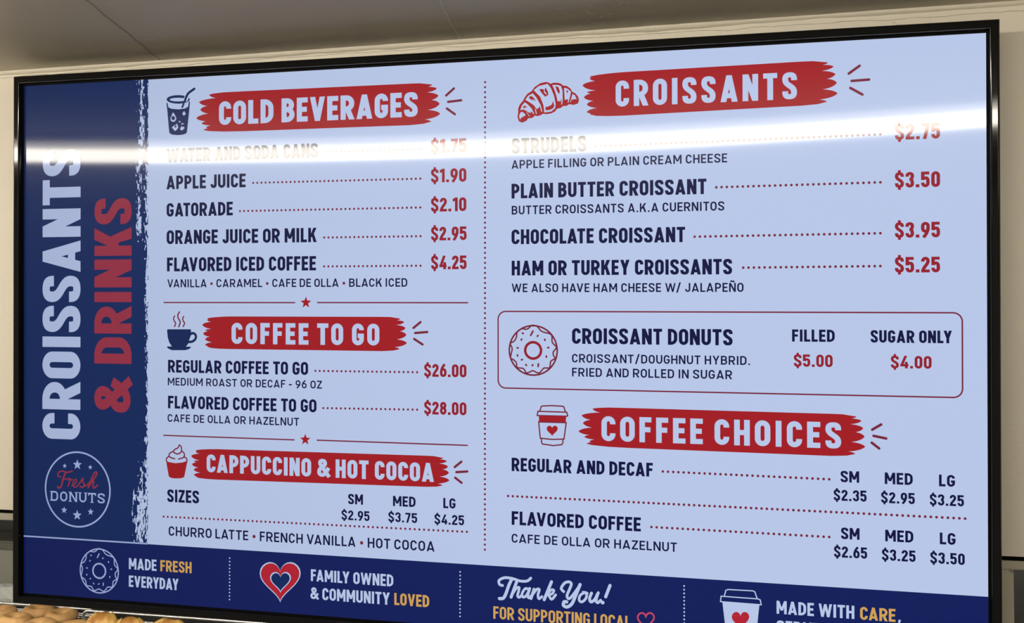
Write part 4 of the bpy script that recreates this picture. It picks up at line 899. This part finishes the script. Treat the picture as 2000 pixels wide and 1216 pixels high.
door.box((0.7595, y0, 0.004), (1.90, y0 + 0.018, 0.02), M_FRAME)
dr = tag(door.build('sliding_door', None, case, bevel=0.0008), 'sliding glass door with pale metal stiles')
MB().box((0.7595, y0 + 0.007, 0.02), (1.90, y0 + 0.011, RZ - 0.012 - SH), M_GLASS).build('pane', None, dr)
# strip lamp fixed under the top panel just behind the rail
ld = bpy.data.lights.new('case_lamp', 'AREA'); ld.shape = 'RECTANGLE'; ld.size = 3.6; ld.size_y = 0.03; ld.energy = CASE_POWER; ld.color = (1.0, 0.90, 0.74)
lo = bpy.data.objects.new('case_lamp', ld); COL.objects.link(lo); lo.location = (-0.2, WALL_Y + 0.06, RZ - 0.02); lo.rotation_euler = (math.radians(38), 0, 0)

# things at the back of the shelf, left of the television
M_GREYBOX = add_mottle(mat('grey_paint', (0.2, 0.2, 0.17), rough=0.5), 14, (0.075, 0.075, 0.062), (0.125, 0.122, 0.10))
M_PALE = mat('pale_grey_paint', (0.22, 0.22, 0.19), rough=0.5)
M_PAPER = add_bump(mat('white_paper', (0.44, 0.46, 0.45), rough=0.7), 60, 0.4, 0.004)
bx = thing('equipment_box', 'grey metal box with a black knob on the case shelf behind crumpled paper', 'box', (-1.31, 0.722, SH + 0.0006))
MB().box((-0.17, -0.03, 0.0), (0.16, 0.07, 0.136), M_GREYBOX).build('body', None, bx, bevel=0.004)
MB().box((-0.10, -0.036, 0.01), (0.035, -0.0301, 0.117), M_PALE).build('cover_plate', None, bx, bevel=0.001)
MB().tube([(0.063, -0.030, 0.075), (0.063, -0.046, 0.075)], 0.008, 14).build('knob', M_RECESS, bx)
# crumpled paper: a folded, faceted sheet heap
bm = bmesh.new(); bmesh.ops.create_icosphere(bm, subdivisions=4, radius=1.0)
for v in bm.verts:
    n = noise.turbulence_vector(v.co * 1.6 + Vector((4, 2, 1)), 3, True) ; k = 1 + 0.28 * (n.x - 0.3)
    v.co = Vector((v.co.x * 0.078 * k, v.co.y * 0.026 * k, max(-0.0, (v.co.z * 0.5 + 0.5) * 0.052 * k)))
me = bpy.data.meshes.new('crumpled_paper'); bm.to_mesh(me); bm.free(); me.materials.append(M_PAPER)
pp = tag(link_mesh('crumpled_paper', me), 'crumpled white paper on the case shelf left of the television', 'paper'); pp.location = (-1.245, 0.642, SH + 0.001)

# ------------------------------------------------------------------ wire trays
M_CHROME = mat('chrome_wire', (0.86, 0.86, 0.85), rough=0.34, metal=1.0)
tray = thing('wire_tray', 'long chrome wire tray with raised rear guards, holding the donuts and pastries', 'tray', (-0.93, 0.38, SH))
TA, TB = 0.49, 0.224
def loop(z, aa, bb, rr):
    p = []
    for sx, sy, q in ((1, 1, 0), (-1, 1, 90), (-1, -1, 180), (1, -1, 270)):
        for k in range(7):
            an = math.radians(q + 15 * k); p.append((sx * (aa - rr) + rr * math.cos(an), sy * (bb - rr) + rr * math.sin(an), z))
    return p + p[:1]
MB().tube(loop(0.0022, TA, TB, 0.02), 0.0020, 8).build('base_frame', M_CHROME, tray, smooth=True)
def guard(x0, x1, z, r, dy):
    y = TB - 0.002 + dy; q = 0.014
    pts = [(x0, y, 0.004), (x0, y, z - q)] + [(x0 + q - q * math.cos(math.radians(a)), y, z - q + q * math.sin(math.radians(a))) for a in (15, 30, 45, 60, 75, 90)]
    pts += [(x0 + (x1 - x0) * f, y, z) for f in (0.2, 0.4, 0.6, 0.8)]
    pts += [(x1 - q + q * math.cos(math.radians(a)), y, z - q + q * math.sin(math.radians(a))) for a in (90, 75, 60, 45, 30, 15)] + [(x1, y, z - q), (x1, y, 0.004)]
    return MB().tube(pts, r, 10)
for x0, x1, gz, gy in ((-0.485, -0.083, 0.022, 0.0), (-0.072, 0.485, 0.0365, -0.059)):
    gd = guard(x0, x1, gz, 0.0032, gy).build('rear_guard', M_CHROME, tray, smooth=True)
    MB().tube([(x0, TB - 0.002 + gy, gz * 0.52), (x1, TB - 0.002 + gy, gz * 0.52)], 0.0015, 8).tube([(x0, TB - 0.002 + gy, gz * 0.34), (x1, TB - 0.002 + gy, gz * 0.34)], 0.0015, 8).build('guard_wire', M_CHROME, gd, smooth=True)
g = MB(); n = 40
for i in range(n + 1):
    x = -TA + 0.012 + (2 * TA - 0.024) * i / n; g.tube([(x, -TB, 0.0022), (x, TB, 0.0022)], 0.0011, 6)
g.build('wire_grid', M_CHROME, tray, smooth=True)

# ------------------------------------------------------------------ cake donuts
M_DONUT = add_mottle(mat('donut_crust', (0.5, 0.3, 0.13), rough=0.55, spec=0.3), 26, (0.44, 0.245, 0.095), (0.62, 0.38, 0.165), 0.3, 0.7)
n_ = node(M_DONUT, 'ShaderNodeTexNoise', Scale=220.0, Detail=4.0); bp = node(M_DONUT, 'ShaderNodeBump', Strength=0.25, Distance=0.001)
link(M_DONUT, n_.outputs['Fac'], bp.inputs['Height']); link(M_DONUT, bp.outputs['Normal'], bsdf(M_DONUT).inputs['Normal'])
def donut_mesh(seed):
    me = bpy.data.meshes.new('cake_donut'); V = []; F = []; U, W_ = 56, 28; off = Vector((seed * 7.3, seed * 2.1, seed * 5.7))
    for i in range(U):
        a = 2 * math.pi * i / U
        for j in range(W_):
            b_ = 2 * math.pi * j / W_
            R_, r_ = 0.0212, 0.0133
            p = Vector(((R_ + r_ * math.cos(b_)) * math.cos(a), (R_ + r_ * math.cos(b_)) * math.sin(a), r_ * 0.90 * math.sin(b_)))
            k = 1 + 0.07 * noise.noise(p * 38 + off) + 0.03 * noise.noise(p * 110 + off)
            ring = 0.0011 * math.exp(-((b_ - 2.0) / 0.28) ** 2)                # the crack round the top of a cake donut
            V.append((p.x * k, p.y * k, p.z * k - ring))
    for i in range(U):
        for j in range(W_): F.append([i * W_ + j, ((i + 1) % U) * W_ + j, ((i + 1) % U) * W_ + (j + 1) % W_, i * W_ + (j + 1) % W_])
    me.from_pydata(V, [], F); me.materials.append(M_DONUT)
    for p in me.polygons: p.use_smooth = True
    return me
DMESH = [donut_mesh(i + 1) for i in range(6)]
for i, (x, y, dz, rx, ry, rz, lab) in enumerate([
        (-1.200, 0.533, 0.0205, 1, -1, 0.4, 'tan ring donut cut off by the left edge, in the back row'),
        (-1.125, 0.562, 0.0215, 2, 1, 1.3, 'tan ring donut in the back row whose top edge tucks under the television'),
        (-1.055, 0.543, 0.0208, 2, -2, 2.1, 'tan ring donut nearest the gap between the two rear guards, back row right'),
        (-1.131, 0.494, 0.0200, 2, -3, 3.0, 'tan ring donut in the second row, leftmost, with a creased hole'),
        (-1.054, 0.470, 0.0200, 2, 3, 4.2, 'tan ring donut in the second row, middle, mostly below the picture edge'),
        (-0.976, 0.474, 0.0195, 3, 0, 5.1, 'tan ring donut lowest and furthest right of the ring donuts')]):
    o = tag(link_mesh('cake_donut', DMESH[i]), lab, 'donut', 'ring donuts on the wire tray')
    o.location = (x, y, SH + dz); o.rotation_euler = (math.radians(rx), math.radians(ry), rz)

# ------------------------------------------------------------------ golden pastries
M_PASTRY = add_mottle(mat('pastry_crust', (0.6, 0.35, 0.08), rough=0.42, spec=0.4), 34, (0.42, 0.19, 0.045), (0.80, 0.52, 0.15), 0.38, 0.56, 5)
n_ = node(M_PASTRY, 'ShaderNodeTexNoise', Scale=160.0, Detail=5.0); bp = node(M_PASTRY, 'ShaderNodeBump', Strength=0.3, Distance=0.0015)
link(M_PASTRY, n_.outputs['Fac'], bp.inputs['Height']); link(M_PASTRY, bp.outputs['Normal'], bsdf(M_PASTRY).inputs['Normal'])
def pastry_mesh(half, rad, bend, ridges, seed, squash=1.0):
    """a rolled crescent with stepped layers"""
    V = []; F = []; U, W_ = 90, 26; off = Vector((seed * 3.3, seed * 8.1, seed))
    for i in range(U + 1):
        t = -1 + 2 * i / U
        env = max(0.02, (1 - abs(t) ** 2.4)) ** 0.62
        ph = (abs(t) * ridges + 0.35) % 1.0
        step = 1.0 - 0.20 * ph ** 1.3                                       # each rolled layer stands proud of the next
        r_ = rad * env * step
        cxy = Vector((half * t, -bend * t * t, 0))
        for j in range(W_):
            b_ = 2 * math.pi * j / W_
            p = cxy + Vector((0, r_ * math.cos(b_), r_ * math.sin(b_) * squash))
            k = 0.0022 * noise.noise(p * 60 + off) + 0.0011 * noise.noise(p * 170 + off)
            V.append((p.x, p.y + k, p.z + k))
    for i in range(U):
        for j in range(W_): F.append([i * W_ + j, (i + 1) * W_ + j, (i + 1) * W_ + (j + 1) % W_, i * W_ + (j + 1) % W_])
    F.append(list(range(W_))); F.append([U * W_ + j for j in range(W_)][::-1])
    zmin = min(v[2] for v in V); V = [(a, b_, c - zmin) for a, b_, c in V]
    me = bpy.data.meshes.new('golden_pastry'); me.from_pydata(V, [], F); me.materials.append(M_PASTRY)
    bm = bmesh.new(); bm.from_mesh(me); bmesh.ops.recalc_face_normals(bm, faces=bm.faces); bm.to_mesh(me); bm.free()
    for p in me.polygons: p.use_smooth = True
    return me
for args, loc, rz, ry, lab in [
        ((0.034, 0.0250, 0.006, 1.4, 1, 0.95), (-0.924, 0.502, SH + 0.0035), 0.10, 0, 'golden brown pastry with a notched top, nearest the ring donuts'),
        ((0.033, 0.0235, 0.010, 1.3, 2, 0.95), (-0.856, 0.493, SH + 0.0035), 0.45, 0, 'pale golden pastry with two peaks, middle of the three pastries'),
        ((0.046, 0.0240, 0.006, 2.0, 3, 0.95), (-0.764, 0.493, SH + 0.0035), -0.15, 0, 'long golden pastry furthest right under the television')]:
    o = tag(link_mesh('golden_pastry', pastry_mesh(*args)), lab, 'pastry', 'golden pastries on the wire tray')
    o.location = loc; o.rotation_euler = (0, math.radians(ry), rz)
